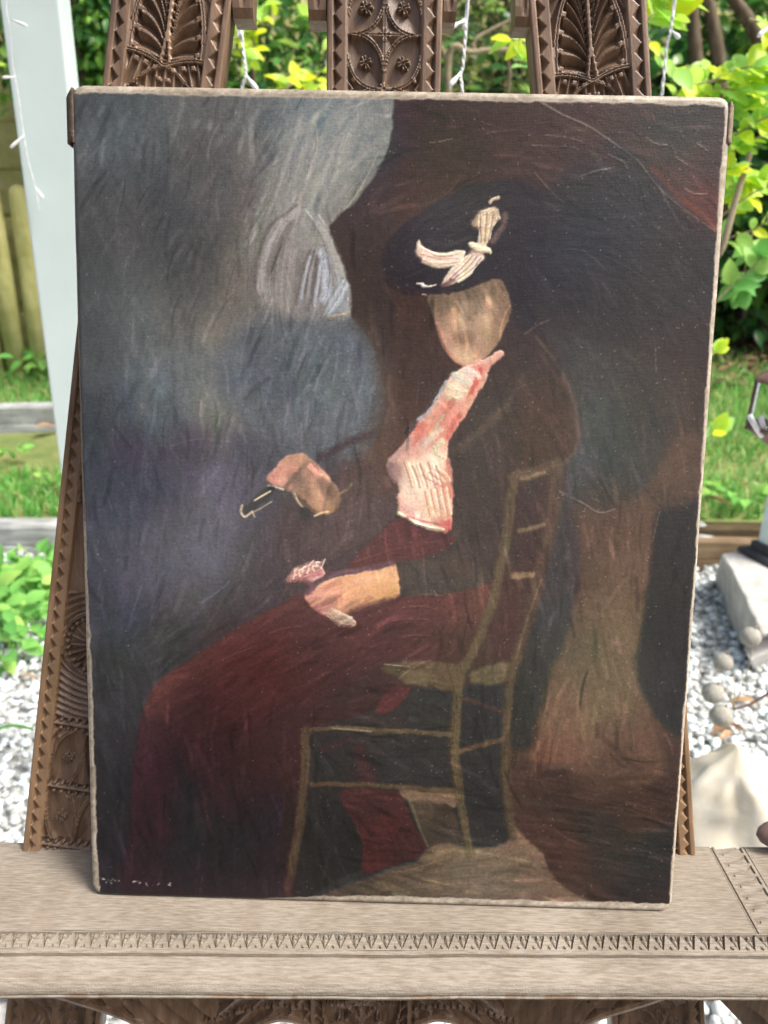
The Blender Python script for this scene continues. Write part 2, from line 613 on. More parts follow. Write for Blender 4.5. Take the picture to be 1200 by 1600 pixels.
# timber edging
def sleeper(name, p0, p1, h, d, m, label, zoff=0.0):
    p0, p1 = np.array(p0, float), np.array(p1, float)
    L = np.linalg.norm(p1 - p0)
    nx = 24
    bm = bmesh.new()
    sec = [(-d / 2, 0), (-d / 2, h * 0.42), (-d / 2 + 0.006, h * 0.46), (-d / 2, h * 0.5), (-d / 2, h * 0.93), (-d / 2 + 0.012, h), (d / 2 - 0.01, h * 0.99), (d / 2, h * 0.9), (d / 2, 0)]
    t = (p1 - p0) / L
    nrm = np.array([-t[1], t[0], 0])
    rings = []
    for i in range(nx + 1):
        c = p0 + (p1 - p0) * i / nx
        r = []
        for (a, b) in sec:
            q = c + nrm * (a + random.uniform(-.003, .003)) + np.array([0, 0, b + random.uniform(-.003, .003) + zoff])
            r.append(bm.verts.new(q))
        rings.append(r)
    for a, b in zip(rings, rings[1:]):
        for k in range(len(sec)):
            k2 = (k + 1) % len(sec)
            bm.faces.new((a[k], b[k], b[k2], a[k2]))
    bm.faces.new(rings[0])
    bm.faces.new(rings[-1][::-1])
    bmesh.ops.recalc_face_normals(bm, faces=bm.faces)
    me = bpy.data.meshes.new(name)
    bm.to_mesh(me)
    bm.free()
    return tag(put(name, me, m), label, 'timber edging')


sleeper('timber_edging', (-3.4, 2.98, -0.02), (-0.3, 3.16, -0.02), 0.17, 0.12, M_SLEEPER, 'silvered timber sleeper edging the gravel on the left')
sleeper('timber_edging', (-4.2, 3.98, 0.19), (-1.2, 4.22, 0.25), 0.19, 0.11, M_SLEEPER, 'second silvered timber sleeper, higher up the grass on the left')
sleeper('timber_edging', (0.3, 3.10, -0.03), (3.6, 3.10, -0.03), 0.17, 0.09, M_EDGE, 'brown timber board edging the lawn on the right')

# fences
FA = np.array([-4.4, 5.0])
FB = np.array([4.4, 6.9])
ft = (FB - FA) / np.linalg.norm(FB - FA)
fn = np.array([-ft[1], ft[0]])
fang = math.atan2(ft[1], ft[0])
fe = empty('board_fence', (float(FA[0]), float(FA[1]), 0.4))
tag(fe, 'tall mossy board fence of horizontal boards behind the shrubs', 'fence')
FL = float(np.linalg.norm(FB - FA))
bmz = [box_mesh('board', (2.2, 0.022, 0.145), 0.004) for _ in range(1)]
bmz[0].materials.append(M_FENCE)
zb = 0.30
row = 0
while zb < 3.05:
    for s in range(4):
        c = FA + ft * (1.1 + 2.22 * s) + fn * (0.012 if row % 2 else 0.0)
        o = put('board', bmz[0], None, fe)
        o.location = (c[0] - FA[0], c[1] - FA[1], zb + 0.2 * s * 0.35 - 0.4 + 0.07)
        o.rotation_euler = (random.uniform(-.04, .04), random.uniform(-.004, .004), fang)
    zb += 0.139
    row += 1
pm = box_mesh('post', (0.09, 0.09, 3.3), 0.006)
pm.materials.append(M_FENCE)
for s in range(5):
    c = FA + ft * (2.22 * s) + fn * 0.07
    o = put('post', pm, None, fe)
    o.location = (c[0] - FA[0], c[1] - FA[1], 1.5 - 0.1)
    o.rotation_euler = (0, 0, fang)

pe = empty('picket_fence', (-3.3, 4.85, 0.35))
tag(pe, 'low fence of half round mossy log pickets by the white post', 'fence')


def picket_mesh(h, r):
    a = np.linspace(0, np.pi, 9)
    rings = []
    for z, k in [(0, 1), (h * 0.5, 0.98), (h - r * 1.1, 0.97), (h - r * 0.45, 0.86), (h - r * 0.1, 0.5), (h, 0.12)]:
        rings.append(np.stack([np.cos(a) * r * k, -np.sin(a) * r * k * 0.9, np.full(9, z)], -1))
    P = np.array(rings)
    B = P.copy()
    B[..., 1] = 0.02
    return slab_mesh('picket', P, B, True)


hs = [1.62, 1.28, 1.50, 1.22]
pms = [picket_mesh(h, 0.062) for h in hs]
for q in pms:
    q.materials.append(M_FENCE)
for i in range(15):
    x = -4.25 + i * 0.142
    y = 4.62 + 0.215 * (x + 4.25)
    o = put('picket', pms[(i * 3 + 1) % 4], None, pe)
    o.location = (x + 3.3, y - 4.85, float(ground_z(x, y)) - 0.06 - 0.35)
    o.rotation_euler = (random.uniform(-.02, .02), random.uniform(-.025, .025), fang + random.uniform(-.1, .1))
rail = box_mesh('rail', (2.3, 0.035, 0.075), 0.004)
rail.materials.append(M_FENCE)
for z in (0.42, 1.0):
    o = put('rail', rail, None, pe)
    o.location = (0.02, 0.045, z)
    o.rotation_euler = (0, 0, fang)

# ------------------------------------------------------------------ the carved easel
YS = 0.0189
LEAN = math.radians(10.1)
EO = np.array([0, .5183, .85])
EU = np.array([math.cos(YS), math.sin(YS), 0])
EH = np.array([-math.sin(YS), math.cos(YS), 0])          # horizontal, away from the camera
EV = np.array([0, 0, 1]) * math.cos(LEAN) + EH * math.sin(LEAN)
EN = np.cross(EU, EV)                                     # out of the carved face, to the camera
easel = empty('carved_easel', (0, 0.54, 0))
tag(easel, 'dark carved wooden easel with three uprights and a pale worn shelf', 'easel')
EB = np.array([0, 0.54, 0])


def frac(x):
    return x - np.floor(x)


def bead(x, y, cx, cy, r, rot=0.5):
    """square pyramid-topped bead: returns 0..1"""
    c, s = math.cos(rot), math.sin(rot)
    a = np.abs((x - cx) * c + (y - cy) * s)
    b = np.abs(-(x - cx) * s + (y - cy) * c)
    d = np.maximum(a, b)
    return np.clip((r - d) / (r * 0.35), 0, 1)


def flower(x, y, cx, cy, R, rot=0.0):
    dx, dy = x - cx, y - cy
    r = np.hypot(dx, dy)
    th = np.arctan2(dy, dx) - rot
    k = np.abs(np.cos(2 * th))
    edge = R * (0.42 + 0.58 * sstep(0.25, 0.75, k))
    m = np.clip((edge - r) / (R * 0.16), 0, 1)
    crease = np.exp(-((np.abs(frac(th / (np.pi / 2) + 0.5) - 0.5) * r * 1.6) / (R * 0.09)) ** 2)
    return m * (1 - 0.35 * crease * (r > R * 0.25)) * (1 - 0.35 * (r < R * 0.2))


def saw(p, wall=0.12):
    f = frac(p)
    return np.where(f < 1 - wall, f / (1 - wall), (1 - f) / wall)


def border(s, v, w):
    e = np.minimum(s, w - s)
    h = np.zeros_like(e)
    h = np.where((e > 4.3) & (e < 5.0), -0.7, h)
    tw = np.abs(2 * frac(v / 12.0) - 1)
    et = 5.0 + 5.6 * tw
    tri = (e >= 5.0) & (e < et)
    h = np.where(tri, -3.4 * np.clip((et - e) / np.maximum(et - 5.0, 0.6), 0, 1) - 0.3, h)
    h = np.where((e > 14.0) & (e < 14.8), -0.8, h)
    h = h - 0.5 * np.clip(1.0 - e, 0, 1)
    return h, e


def palm_field(x, y):
    """x across (mm, centred), y up from the crossing; palmette under a pointed arch, fans below"""
    per = 76.0
    y = (y + 16) % per - 16
    ax = np.abs(x)
    h = np.full(x.shape, -4.6)
    rim = 7.0 * np.sin(np.pi / 2 * np.clip(ax / 26, 0, 1))
    arch = 26 * np.sqrt(np.clip(1 - ((y - 8) / 62) ** 2, 0.0, 1))
    # palm leaves
    f = np.sqrt(np.clip(1 - (1 - np.clip(ax / 24, 0, 1)) ** 2, 0.02, 1))
    ph = (y - 1.0) / f / 12.5
    leaf = saw(ph, 0.46)
    lh = -5.4 + 4.8 * leaf ** 0.9
    lh = np.where((frac(ph) > 0.55) & (frac(ph) < 0.60), lh - 1.0, lh)
    tipx = arch * (0.80 + 0.10 * frac(ph))
    up = y > rim
    h = np.where(up & (ax < tipx), lh, h)
    # centre stem and ladder
    st = 3.6 * (1 - y / 26.0)
    lad = up & (ax < st) & (y < 26)
    h = np.where(lad, -2.4 - 1.5 * (frac(y / 3.2) > 0.55), h)
    h = np.where(up & (np.abs(ax - np.maximum(st, 0.0)) < 1.1), -0.6, h)
    # arch rib, double line
    da = np.abs(ax - arch)
    h = np.where(up & (da < 1.7), -0.7 - 0.9 * (da < 0.35), h)
    outside = up & (ax > arch + 1.7)
    h = np.where(outside, -2.2 - 2.2 * saw((ax - arch) / 6.5 + y / 40), h)
    for k in range(4):
        yb = 10.5 + 12.0 * k
        xb = 26 * math.sqrt(max(1 - ((yb - 8) / 62) ** 2, 0)) * 0.865
        for sg in (-1, 1):
            b = bead(x, y, sg * xb, yb, 2.7, 0.4 * sg)
            h = np.maximum(h, np.where(b > 0, -4.6 + 3.6 * b, -9))
    # below: crossing ribs and fans
    lo = ~up
    arc = -ax ** 1.6 / 9.0
    fan = saw((ax * 0.9 + y * 0.28) / 6.2, 0.45)
    h = np.where(lo, -4.6 + 3.0 * fan, h)
    h = np.where(lo & (np.abs(y - arc) < 1.3), -0.8 - 0.9 * (np.abs(y - arc) < 0.3), h)
    h = np.where(lo & (y < arc - 1.3), -4.6 + 3.2 * saw(x / 6.5 + 0.5, 0.3), h)
    h = np.where(np.abs(y - rim) < 1.4, -0.7 - 0.9 * (np.abs(y - rim) < 0.35), h)
    for k in range(3):
        xb = 6.5 + 7.0 * k
        for sg in (-1, 1):
            b = bead(x, y, sg * xb, 7.0 * math.sin(math.pi / 2 * xb / 26) - 4.8, 2.4, 0.3 * sg)
            h = np.maximum(h, np.where(b > 0, -4.6 + 3.6 * b, -9))
    for sg in (-1, 1):
        b = bead(x, y, sg * 3.2, -9.0, 1.9, 0.1)
        h = np.maximum(h, np.where(b > 0, -4.6 + 3.6 * b, -9))
    return h


def star_field(x, y, hw=27.0, hh=36.0, fl=5.4):
    """four pointed star with sunk lenses and four-petalled flowers; repeats in y"""
    y0 = y
    y = (y + hh) % (2 * hh) - hh
    sx, sy = np.sign(x), np.sign(y)
    ax, ay = np.abs(x) / hw, np.abs(y) / hh
    h = np.full(x.shape, -3.4)
    # lens on the diagonal from (1,0) to (0,1)
    t = (1 - ax + ay) / 2
    d = ax + ay - 1
    half = 0.56 * np.clip(1 - (2 * t - 1) ** 2, 0, 1)
    inside = np.abs(d) < half
    q = d / np.maximum(half, 1e-3)
    lens = -3.0 - 1.6 * (1 - np.abs(q)) - 0.6 * q
    star = -0.5 - 2.6 * np.clip(1 - np.minimum(np.abs(x), np.abs(y)) / 3.0, 0, 1) * 0.0
    # the star arms: ridge falls towards both sides
    arm = np.minimum(np.abs(x), np.abs(y) * 0.8)
    st = -0.4 - 0.42 * arm
    st = np.where(arm < 0.35, st - 0.8, st)
    h = np.where(d <= -half, np.maximum(st, -3.4), h)
    h = np.where(d >= half, -1.0 - 2.8 * saw((ax + ay) * 3.3, 0.15), h)
    h = np.where(inside, lens, h)
    rib = np.abs(np.abs(d) - half) * hw * 0.7
    h = np.where((rib < 1.2) & (t > 0.02) & (t < 0.98), -0.4 - 0.9 * (rib < 0.3), h)
    for gx in (-1, 1):
        for gy in (-1, 1):
            fm = flower(x, y, gx * hw * 0.5, gy * hh * 0.5, fl, 0.35)
            h = np.maximum(h, np.where(fm > 0, -4.4 + 3.4 * fm, -9))
    for gy in (-1, 1):
        for gx in (-1, 1):
            b = bead(x, y, gx * hw * 0.82, gy * hh * 0.84, 2.0, 0.3)
            h = np.maximum(h, np.where(b > 0, -4.4 + 3.6 * b, -9))
    fm = flower(x, y, 0, 0, fl * 1.0, 0.0)
    h = np.maximum(h, np.where(fm > 0, -3.0 + 2.7 * fm, -9))
    for gy in (-1, 1):
        fm = flower(x, y, 0, gy * hh, fl * 0.9, 0.4)
        h = np.maximum(h, np.where(fm > 0, -3.0 + 2.7 * fm, -9))
    return h


def fan_field(x, y, cy, R):
    """wheel of leaves with a ring of beads"""
    r = np.hypot(x, y - cy)
    th = np.arctan2(y - cy, x)
    h = -4.8 + 3.6 * saw(th / (2 * np.pi) * 18 + 0.25 * (r / R), 0.45) * sstep(2, 10, r)
    h = np.where(r > R * 0.80, -4.8, h)
    n = 26
    k = np.round(th / (2 * np.pi) * n)
    tb = k * 2 * np.pi / n
    bx, by = R * 0.88 * np.cos(tb), cy + R * 0.88 * np.sin(tb)
    b = np.clip((2.1 - np.maximum(np.abs(x - bx), np.abs(y - by))) / 0.8, 0, 1)
    h = np.maximum(h, np.where((b > 0) & (r < R), -4.8 + 3.8 * b, -9))
    h = np.where(np.abs(r - R * 1.02) < 1.4, -0.8 - 0.9 * (np.abs(r - R * 1.02) < 0.35), h)
    h = np.where(r > R * 1.02 + 1.4, -4.2 + 3.0 * saw(r / 6.0 + np.abs(y - cy) / 50, 0.15), h)
    return h


def bead_row(x, y, cy, h):
    d = np.abs(y - cy)
    h = np.where(d < 5.5, -4.8, h)
    h = np.where(d < 1.2, -1.2, h)
    for sg in (-1, 1):
        b = np.clip((1.9 - np.maximum(np.abs(frac(x / 6.2) - 0.5) * 6.2, np.abs(y - cy - sg * 3.6))) / 0.8, 0, 1)
        h = np.maximum(h, np.where(b > 0, -4.8 + 3.8 * b, -9))
    return h


def upright(name, u0, u1, kind, yj, w=83.0, thick=0.022, fine=((590, 700, 0.55), (-10, 300, 0.8), (-260, 420, 1.4)), coarse=3.0, label=None):
    """u0,u1: axis position at v=0 and v=0.66; carving height field over the whole board"""
    axd = np.array([u1 - u0, 0.66])
    axd /= np.linalg.norm(axd)
    crs = np.array([axd[1], -axd[0]])
    vsamp = [-260.0]
    while vsamp[-1] < 830:
        step = coarse
        for a, b, st in fine:
            if a <= vsamp[-1] < b:
                step = st
                break
        vsamp.append(vsamp[-1] + step)
    v = np.array(vsamp)
    s = np.linspace(0, w, int(w / 0.67) + 1)
    S, V = np.meshgrid(s, v)
    hb, e = border(S, V, w)
    x = S - w / 2
    if kind == 'palm':
        fld = palm_field(x, V - yj)
        low = star_field(x, V - 56, 27, 54, 5.4)
        low = np.where(V > 113, fan_field(x, V, 185.0, 27.0), low)
        low = np.where(V > 236, star_field(x, V, 27, 40, 5.0), low)
        for c in (2, 56, 113, 232):
            low = bead_row(x, V, c, low)
        fld = np.where(V < 330, low, fld)
        fld = np.where((V > 226) & (V < 300), -3.0 + 0.0 * fld, fld)
    else:
        fld = star_field(x, V - yj)
    fld = np.where(V < -6, star_field(x, V + 60, 27, 46, 5.2), fld)
    h = np.where(e > 14.8, fld * 1.5, hb * 1.35)
    U = u0 + V * 1e-3 * axd[0] + x * 1e-3 * crs[0]
    VV = V * 1e-3 * axd[1] + x * 1e-3 * crs[1]
    P = EO + U[..., None] * EU + VV[..., None] * EV - EB
    front = P + EN * (h[..., None] * 1e-3)
    back = P - EN * thick
    me = slab_mesh(name, front, back, True)
    wv = np.zeros((len(me.vertices), 4), np.float32)
    wv[:, 3] = 1
    wr = sstep(470, 250, V) * sstep(15.5, 14.5, e) * sstep(-12, -2, V) * (0.6 + 0.4 * fbm(S / 9, V / 25, 4))
    wv[:V.size, :3] = wr.ravel()[:, None]
    me.color_attributes.new('wear', 'FLOAT_COLOR', 'POINT').data.foreach_set('color', wv.ravel())
    return put(name, me, M_CARVE, easel)


upright('upright', -0.259, -0.1552, 'palm', 626.0)
upright('upright', 0.2328, 0.1405, 'palm', 621.0)
upright('upright', -0.0045, -0.0045, 'star', 642.0, w=82.0, fine=((590, 700, 0.55),), coarse=3.0)


# arched head brackets between the uprights (their feet hang into the picture)
def bracket(ua, ub, side, vb):
    """ua: edge on the upright, ub: arch edge; side=+1 bracket grows to the right of the upright"""
    n, m = 26, 16
    vv = np.linspace(vb, vb + 0.15, n)
    G = np.zeros((n, m, 3))
    t = (vv - vb) / 0.15
    curve = ub + (ua - ub) * 0.0 + side * 0.022 * t ** 1.5
    for i in range(n):
        us = np.linspace(ua, curve[i], m)
        d = np.abs(us - (ua + curve[i]) / 2)
        h = np.where((d < 0.0022) & (t[i] > 0.05) , -0.0022 * np.clip(1 - d / 0.0022, 0, 1), 0.0)
        if t[i] < 0.055:
            h = h - 0.004 + 0.004 * t[i] / 0.055
        G[i] = EO + us[:, None] * EU + vv[i] * EV + EN * (h[:, None] - 0.001) - EB
    if side < 0:
        G = G[:, ::-1]
    B = G - EN * 0.018
    return put('head_bracket', slab_mesh('head_bracket', G, B, False), M_CARVE, easel)


bracket(-0.1125, -0.0982, 1, 0.6515)
bracket(-0.0462, -0.0588, -1, 0.6515)
bracket(0.0372, 0.0462, 1, 0.6525)
bracket(0.1010, 0.0888, -1, 0.6505)
cr_v = np.linspace(0.80, 0.86, 8)
G = np.array([[EO + u * EU + v * EV + EN * 0.003 - EB for u in np.linspace(-0.19, 0.175, 30)] for v in cr_v])
put('top_rail', slab_mesh('top_rail', G, G - EN * 0.026), M_CARVE, easel)

# shelf: profile swept along its length, with a channel for the carved band
prof = [(0.0115, 0.8285), (0.0115, 0.8485), (0.0100, 0.8500), (-0.0784, 0.8500), (-0.0784, 0.8462), (-0.0942, 0.8462), (-0.0942, 0.8500), (-0.0962, 0.8500), (-0.0970, 0.8493), (-0.0972, 0.8462)]
for a in np.linspace(0.08, 1, 9):
    prof.append((-0.0972 - 0.0200 * math.sin(a * math.pi / 2) ** 1.15, 0.8335 + 0.0125 * math.cos(a * math.pi / 2)))
prof += [(-0.1168, 0.8322), (-0.1178, 0.8312), (-0.1172, 0.8292), (-0.1150, 0.8285)]
prof = np.array(prof)
SL, SR = -0.392, 0.402
bz = [(0.2900, 0.3210), (-0.3855, -0.3545)]
us = np.unique(np.concatenate([np.linspace(SL, SR, 420)] + [[a, a + 1e-5, b - 1e-5, b] for a, b in bz]))
us = us[np.array([not any(a - 0.002 < u < a for a, b in bz) for u in us])]
P = EO[None, None] * np.array([1, 1, 0]) + us[:, None, None] * EU + prof[None, :, 0:1] * EH + prof[None, :, 1:2] * np.array([0, 0, 1.0])
P = P + (fbm(us * 14, us * 0, 3)[:, None, None] - 0.5) * np.array([0, 0.0012, 0.0010])
for a, b in bz:
    inb = (us > a) & (us < b)
    for kk in (1, 2, 3):
        P[inb, kk, 2] = 0.8452
V_ = (P - EB).reshape(-1, 3)
n, m = len(us), len(prof)
i = np.arange(n - 1)[:, None] * m
k = np.arange(m)[None]
q = np.stack([i + k, i + (k + 1) % m, i + m + (k + 1) % m, i + m + k], -1).reshape(-1, 4)
me = mesh_np('shelf', V_, [q[:, ::-1], np.arange(m)[None, :], (np.arange(m)[::-1] + (n - 1) * m)[None, :]], False)
wv = np.zeros((len(us), m, 4), np.float32)
wv[..., 3] = 1
lipw = (np.arange(m) >= m - 5) & (np.arange(m) <= m - 2)
lip = sstep(0.50, 0.62, fbm(us * 130, us * 0 + 2, 5, 3)) * sstep(0.42, 0.6, fbm(us * 22, us * 0, 8, 2))
wv[:, lipw, :3] = lip[:, None, None] * 0.6
fr = sstep(0.66, 0.74, fbm(us[:, None] * 34 + 3, prof[None, :, 0] * 160, 15, 3)) * 0.15
wv[..., :3] = np.maximum(wv[..., :3], fr[..., None])
me.color_attributes.new('wear', 'FLOAT_COLOR', 'POINT').data.foreach_set('color', wv.ravel())
shelf = put('shelf', me, M_SHELF, easel)


def chip_band(name, length, width, place, pitch, res=0.62, kind=0):
    """incised zigzag: sunk triangles with a bead, in mm; place(a,b,h)-> point"""
    a = np.linspace(0, length, int(length / res) + 1)
    b = np.linspace(0, width, int(width / (res * 0.9)) + 1)
    A, B = np.meshgrid(a, b)                # b: 0 front .. width back
    fx = (frac(A / pitch) - 0.5) * 2        # -1..1
    y = B / width
    hgt = np.zeros_like(A)
    yy = np.clip((y - 0.06) / 0.88, 0, 1)
    half = 0.97 * yy
    ins = (np.abs(fx) < half) & (y > 0.06) & (y < 0.94)
    rel_ = np.abs(fx) / np.maximum(half, 1e-3)
    vv = -0.8 - 3.0 * np.clip(rel_, 0, 1) ** 1.3
    vv = np.where((yy > 0.70) & (np.abs(fx) < 0.45), -3.2, vv)
    hgt = np.where(ins, vv, hgt)
    bd = np.clip((0.26 - np.maximum(np.abs(fx), np.abs(yy - 0.84) * 1.7)) / 0.12, 0, 1)
    hgt = np.where((bd > 0) & ins, -3.0 + 2.6 * bd, hgt)
    f2 = (frac(A / pitch + 0.5) - 0.5) * 2
    nt_ = (np.abs(f2) < 0.42 * (1 - y / 0.3)) & (y > 0.08) & (y < 0.28)
    hgt = np.where(nt_, -1.6, hgt)
    hgt = hgt + 0.18 * (vnoise(A * 0.5, B * 0.5, 7) - 0.5)
    G = place(A * 1e-3, B * 1e-3, hgt * 1e-3)
    Bk = place(A * 1e-3, B * 1e-3, np.full_like(A, -0.0034))
    return put(name, slab_mesh(name, G, Bk, False), M_SHELF, shelf)


chip_band('zigzag_carving', 790, 15.4, lambda A, B, h: EO * np.array([1, 1, 0]) + (SL + 0.002 + A)[..., None] * EU + (-0.0940 + B)[..., None] * EH + (0.8498 + h)[..., None] * np.array([0, 0, 1.0]) - EB, 11.5)


# end bands run from front to back near each end of the shelf, standing 1 mm proud
def end_band(uo, sgn):
    def pl(A, B, h):
        return EO * np.array([1, 1, 0]) + (uo + sgn * B)[..., None] * EU + (-0.0782 + A)[..., None] * EH + (0.8497 + h)[..., None] * np.array([0, 0, 1.0]) - EB
    a = np.linspace(0, 88.5, 170)
    b = np.linspace(0, 30, 50)
    if sgn > 0:
        b = b[::-1]
    A, B = np.meshgrid(a, b)
    y = B / 30
    h = np.zeros_like(A)
    fx = (frac(A / 11.5) - 0.5) * 2
    ins = (y > 0.16) & (y < 0.86)
    ridge = -2.6 * np.clip(1.25 * (1 - np.abs(fx)) * sstep(0.9, 0.2, y), 0, 1)
    h = np.where(ins, ridge - 0.3, h)
    h = np.where(np.abs(y - 0.04) < 0.025, -1.2, h)
    f2 = (frac(A / 11.5 + 0.5) - 0.5) * 2
    bd = np.clip((1 - np.maximum(np.abs(f2) / 0.2, np.abs(y - 0.24) / 0.05)) * 3, 0, 1)
    h = np.where(bd > 0, -2.4 + 2.3 * bd, h)
    tri = (y > 0.72) & (y < 0.90) & (np.abs(fx) < (y - 0.72) / 0.18 * 0.8)
    h = np.where(tri, -1.8, h)
    G = pl(A * 1e-3, B * 1e-3, h * 1e-3)
    Bk = pl(A * 1e-3, B * 1e-3, np.full_like(A, -0.0034))
    return put('end_carving', slab_mesh('end_carving', G, Bk, False), M_SHELF, shelf)


end_band(0.2905, 1)
end_band(-0.3550, -1)

# apron under the shelf: arched carved board
AP = -0.085


def ap_uv(px, py):
    o = EO + EH * AP
    p = on_plane(px, py, o, -EH) - o
    return p @ EU, p[2]


low = [ap_uv(*a) for a in [(-40, 1542), (40, 1551), (75, 1558), (130, 1574), (190, 1594), (250, 1622), (300, 1640), (360, 1634), (400, 1610), (440, 1597), (482, 1610), (510, 1642), (560, 1668), (612, 1644), (642, 1612), (685, 1597), (730, 1610), (770, 1634), (830, 1640), (880, 1622), (935, 1596), (1000, 1576), (1050, 1560), (1090, 1552), (1160, 1540)]]
low = np.array(low)
ul = np.linspace(low[0, 0], low[-1, 0], 460)
order = np.argsort(low[:, 0])
sp = spline(low[order], 12)
zl = np.interp(ul, sp[:, 0], sp[:, 1])
ztop = -0.0225
zl = np.minimum(zl, ztop - 0.004)
jj = np.linspace(0, 1, 66)
Uu, J = np.meshgrid(ul, jj)
Z = zl[None, :] * (1 - J) + ztop * J
A = Uu * 1000
B = Z * 1000
de = (Z - zl[None, :]) * 1000
mid = (low[0, 0] + low[-1, 0]) * 500
xr = A - mid
hgt = -3.6 + 3.2 * saw(np.abs(xr) / 15 + np.sin(np.abs(xr) / 38) * 0.9 + (B + 60) / 26 * np.sign(np.sin(np.abs(xr) / 44 + 0.6)), 0.14)
band = np.abs(B + 84 - 12 * np.cos((np.abs(xr) - 62) / 30)) 
onb = (np.abs(np.abs(xr) - 62) < 62) & (band < 2.2)
hgt = np.where(onb, -0.6 - 1.2 * (frac(np.abs(xr) / 5.0) < 0.25), hgt)
hgt = np.where(np.abs(xr) < 38, star_field(xr, B + 70, 30, 40, 6), hgt)
dd = np.abs(np.abs(xr) - 38)
hgt = np.where(dd < 2.2, -0.5, hgt)
for sg in (-1, 1):
    fm = flower(A, B, mid + sg * 182, -62, 9)
    hgt = np.maximum(hgt, np.where(fm > 0, -3.6 + 3.2 * fm, -9))
hgt = hgt * 2.0
hgt = np.where(de < 8.0, 0.6 - 0.2 * np.abs(de - 4), hgt)
G = EO * np.array([1, 1, 1]) + Uu[..., None] * EU + (AP + 0 * Uu)[..., None] * EH + Z[..., None] * np.array([0, 0, 1.0]) - EH * (hgt[..., None] * 1e-3) - EB
Bk = EO + Uu[..., None] * EU + (AP + 0.016 + 0 * Uu)[..., None] * EH + Z[..., None] * np.array([0, 0, 1.0]) - EB
put('apron', slab_mesh('apron', G, Bk, False), M_CARVE, easel)

# side brackets, arched, outside the legs under the shelf ends
for sg, pts in ((1, [(1100, 1556), (1133, 1560), (1165, 1575), (1197, 1598), (1225, 1640), (1240, 1700)]),):
    pl = np.array([ap_uv(*a) for a in pts])
    sp = spline(pl, 8)
    G = np.array([[EO + EU * (p[0] + (0.385 - p[0]) * t) + EH * (AP + 0.003) + np.array([0, 0, (p[1] + (min(ztop, p[1] + 0.0) - p[1]) * t)]) - EB for t in (0, 1)] for p in sp])
    # fan between the arch curve and the outer top corner
    top = np.array([EO + EU * (0.31 + 0.075 * k / (len(sp) - 1)) + EH * (AP + 0.003) + np.array([0, 0, ztop]) - EB for k in range(len(sp))])
    bot = np.array([EO + EU * p[0] + EH * (AP + 0.003) + np.array([0, 0, min(p[1], ztop - 0.001)]) - EB for p in sp])
    top[:, 2] = np.maximum(top[:, 2], bot[:, 2] + 0.001)
    G = np.stack([bot, bot * 0.5 + top * 0.5, top], 0)
    put('side_bracket', slab_mesh('side_bracket', G, G + EH * 0.016), M_CARVE, easel)

# the two front legs carry on to the ground, a rear prop leg
for u0, u1 in ((-0.259, -0.1552), (0.2328, 0.1405)):
    sl = (u1 - u0) / 0.66
    v0, v1 = -0.262, -0.862
    p0 = EO + EU * (u0 + sl * v0) + EV * v0 - EN * 0.012 - EB
    p1 = EO + EU * (u0 + sl * v1) + EV * v1 - EN * 0.012 - EB
    bmx = bmesh.new()
    for p in (p0, p1):
        for a, b in ((-0.041, -0.010), (0.041, -0.010), (0.041, 0.010), (-0.041, 0.010)):
            bmx.verts.new(Vector(p + EU * a + EN * b))
    bmx.verts.ensure_lookup_table()
    vv = bmx.verts
    for k in range(4):
        bmx.faces.new((vv[k], vv[(k + 1) % 4], vv[4 + (k + 1) % 4], vv[4 + k]))
    bmx.faces.new(vv[0:4])
    bmx.faces.new(vv[4:8])
    bmesh.ops.recalc_face_normals(bmx, faces=bmx.faces)
    me = bpy.data.meshes.new('leg')
    bmx.to_mesh(me)
    bmx.free()
    put('leg', me, M_CARVE, easel)
me = tube_mesh('prop_leg', [EO + EV * 0.6 - EN * 0.03 - EB, np.array([0.0, 1.02, 0.0]) - EB], 0.014, 8)
put('prop_leg', me, M_CARVE, easel)

# ------------------------------------------------------------------ the canvas
PW, PH = 0.4595, 0.6075
PYAW, PLEAN = -0.01105, 0.22338
PC = np.array([0.00369, 0.46479, 0.8502])
PU = np.array([math.cos(PYAW), math.sin(PYAW), 0])
PHd = np.array([-math.sin(PYAW), math.cos(PYAW), 0])
PV = np.array([0, 0, 1]) * math.cos(PLEAN) + PHd * math.sin(PLEAN)
PN = np.cross(PU, PV)
painting = empty('painting', tuple(PC))
tag(painting, 'unframed oil painting of a seated woman in a dark hat, on the easel', 'painting')
NX, NY = 660, 870
iu = np.linspace(-PW / 2, PW / 2, NX)
iv = np.linspace(0, PH, NY)
UU, VV = np.meshgrid(iu, iv)
PP = PC + UU[..., None] * PU + VV[..., None] * PV
D = PP - C0
zc = D @ FW
a_, b_ = F * (D @ AX) / zc, -F * (D @ UPV) / zc
# motif coordinates: a fixed 1200 x 1600 drawing laid out once over the canvas
QX = (a_ * cr - b_ * sr + 600).ravel()
QY = (a_ * sr + b_ * cr + 800).ravel()
NP = QX.size
WX = QX + 5 * (fbm(QX / 16, QY / 16, 1, 3) - 0.5) + 1.5 * (vnoise(QX / 3.5, QY / 3.5, 2) - 0.5)
WY = QY + 5 * (fbm(QX / 16, QY / 16, 4, 3) - 0.5) + 1.5 * (vnoise(QX / 3.5, QY / 3.5, 6) - 0.5)
COL = np.zeros((NP, 3))
HGT = np.zeros(NP)


def idw(pts, sel, p=3.0, eps=30.0):
    x, y = QX[sel], QY[sel]
    num = np.zeros((len(x), 3))
    den = np.zeros(len(x))
    for (px, py, c) in pts:
        w = 1.0 / ((x - px) ** 2 + (y - py) ** 2 + eps ** 2) ** (p / 2)
        num += w[:, None] * np.array(c, float)
        den += w
    return num / den[:, None]


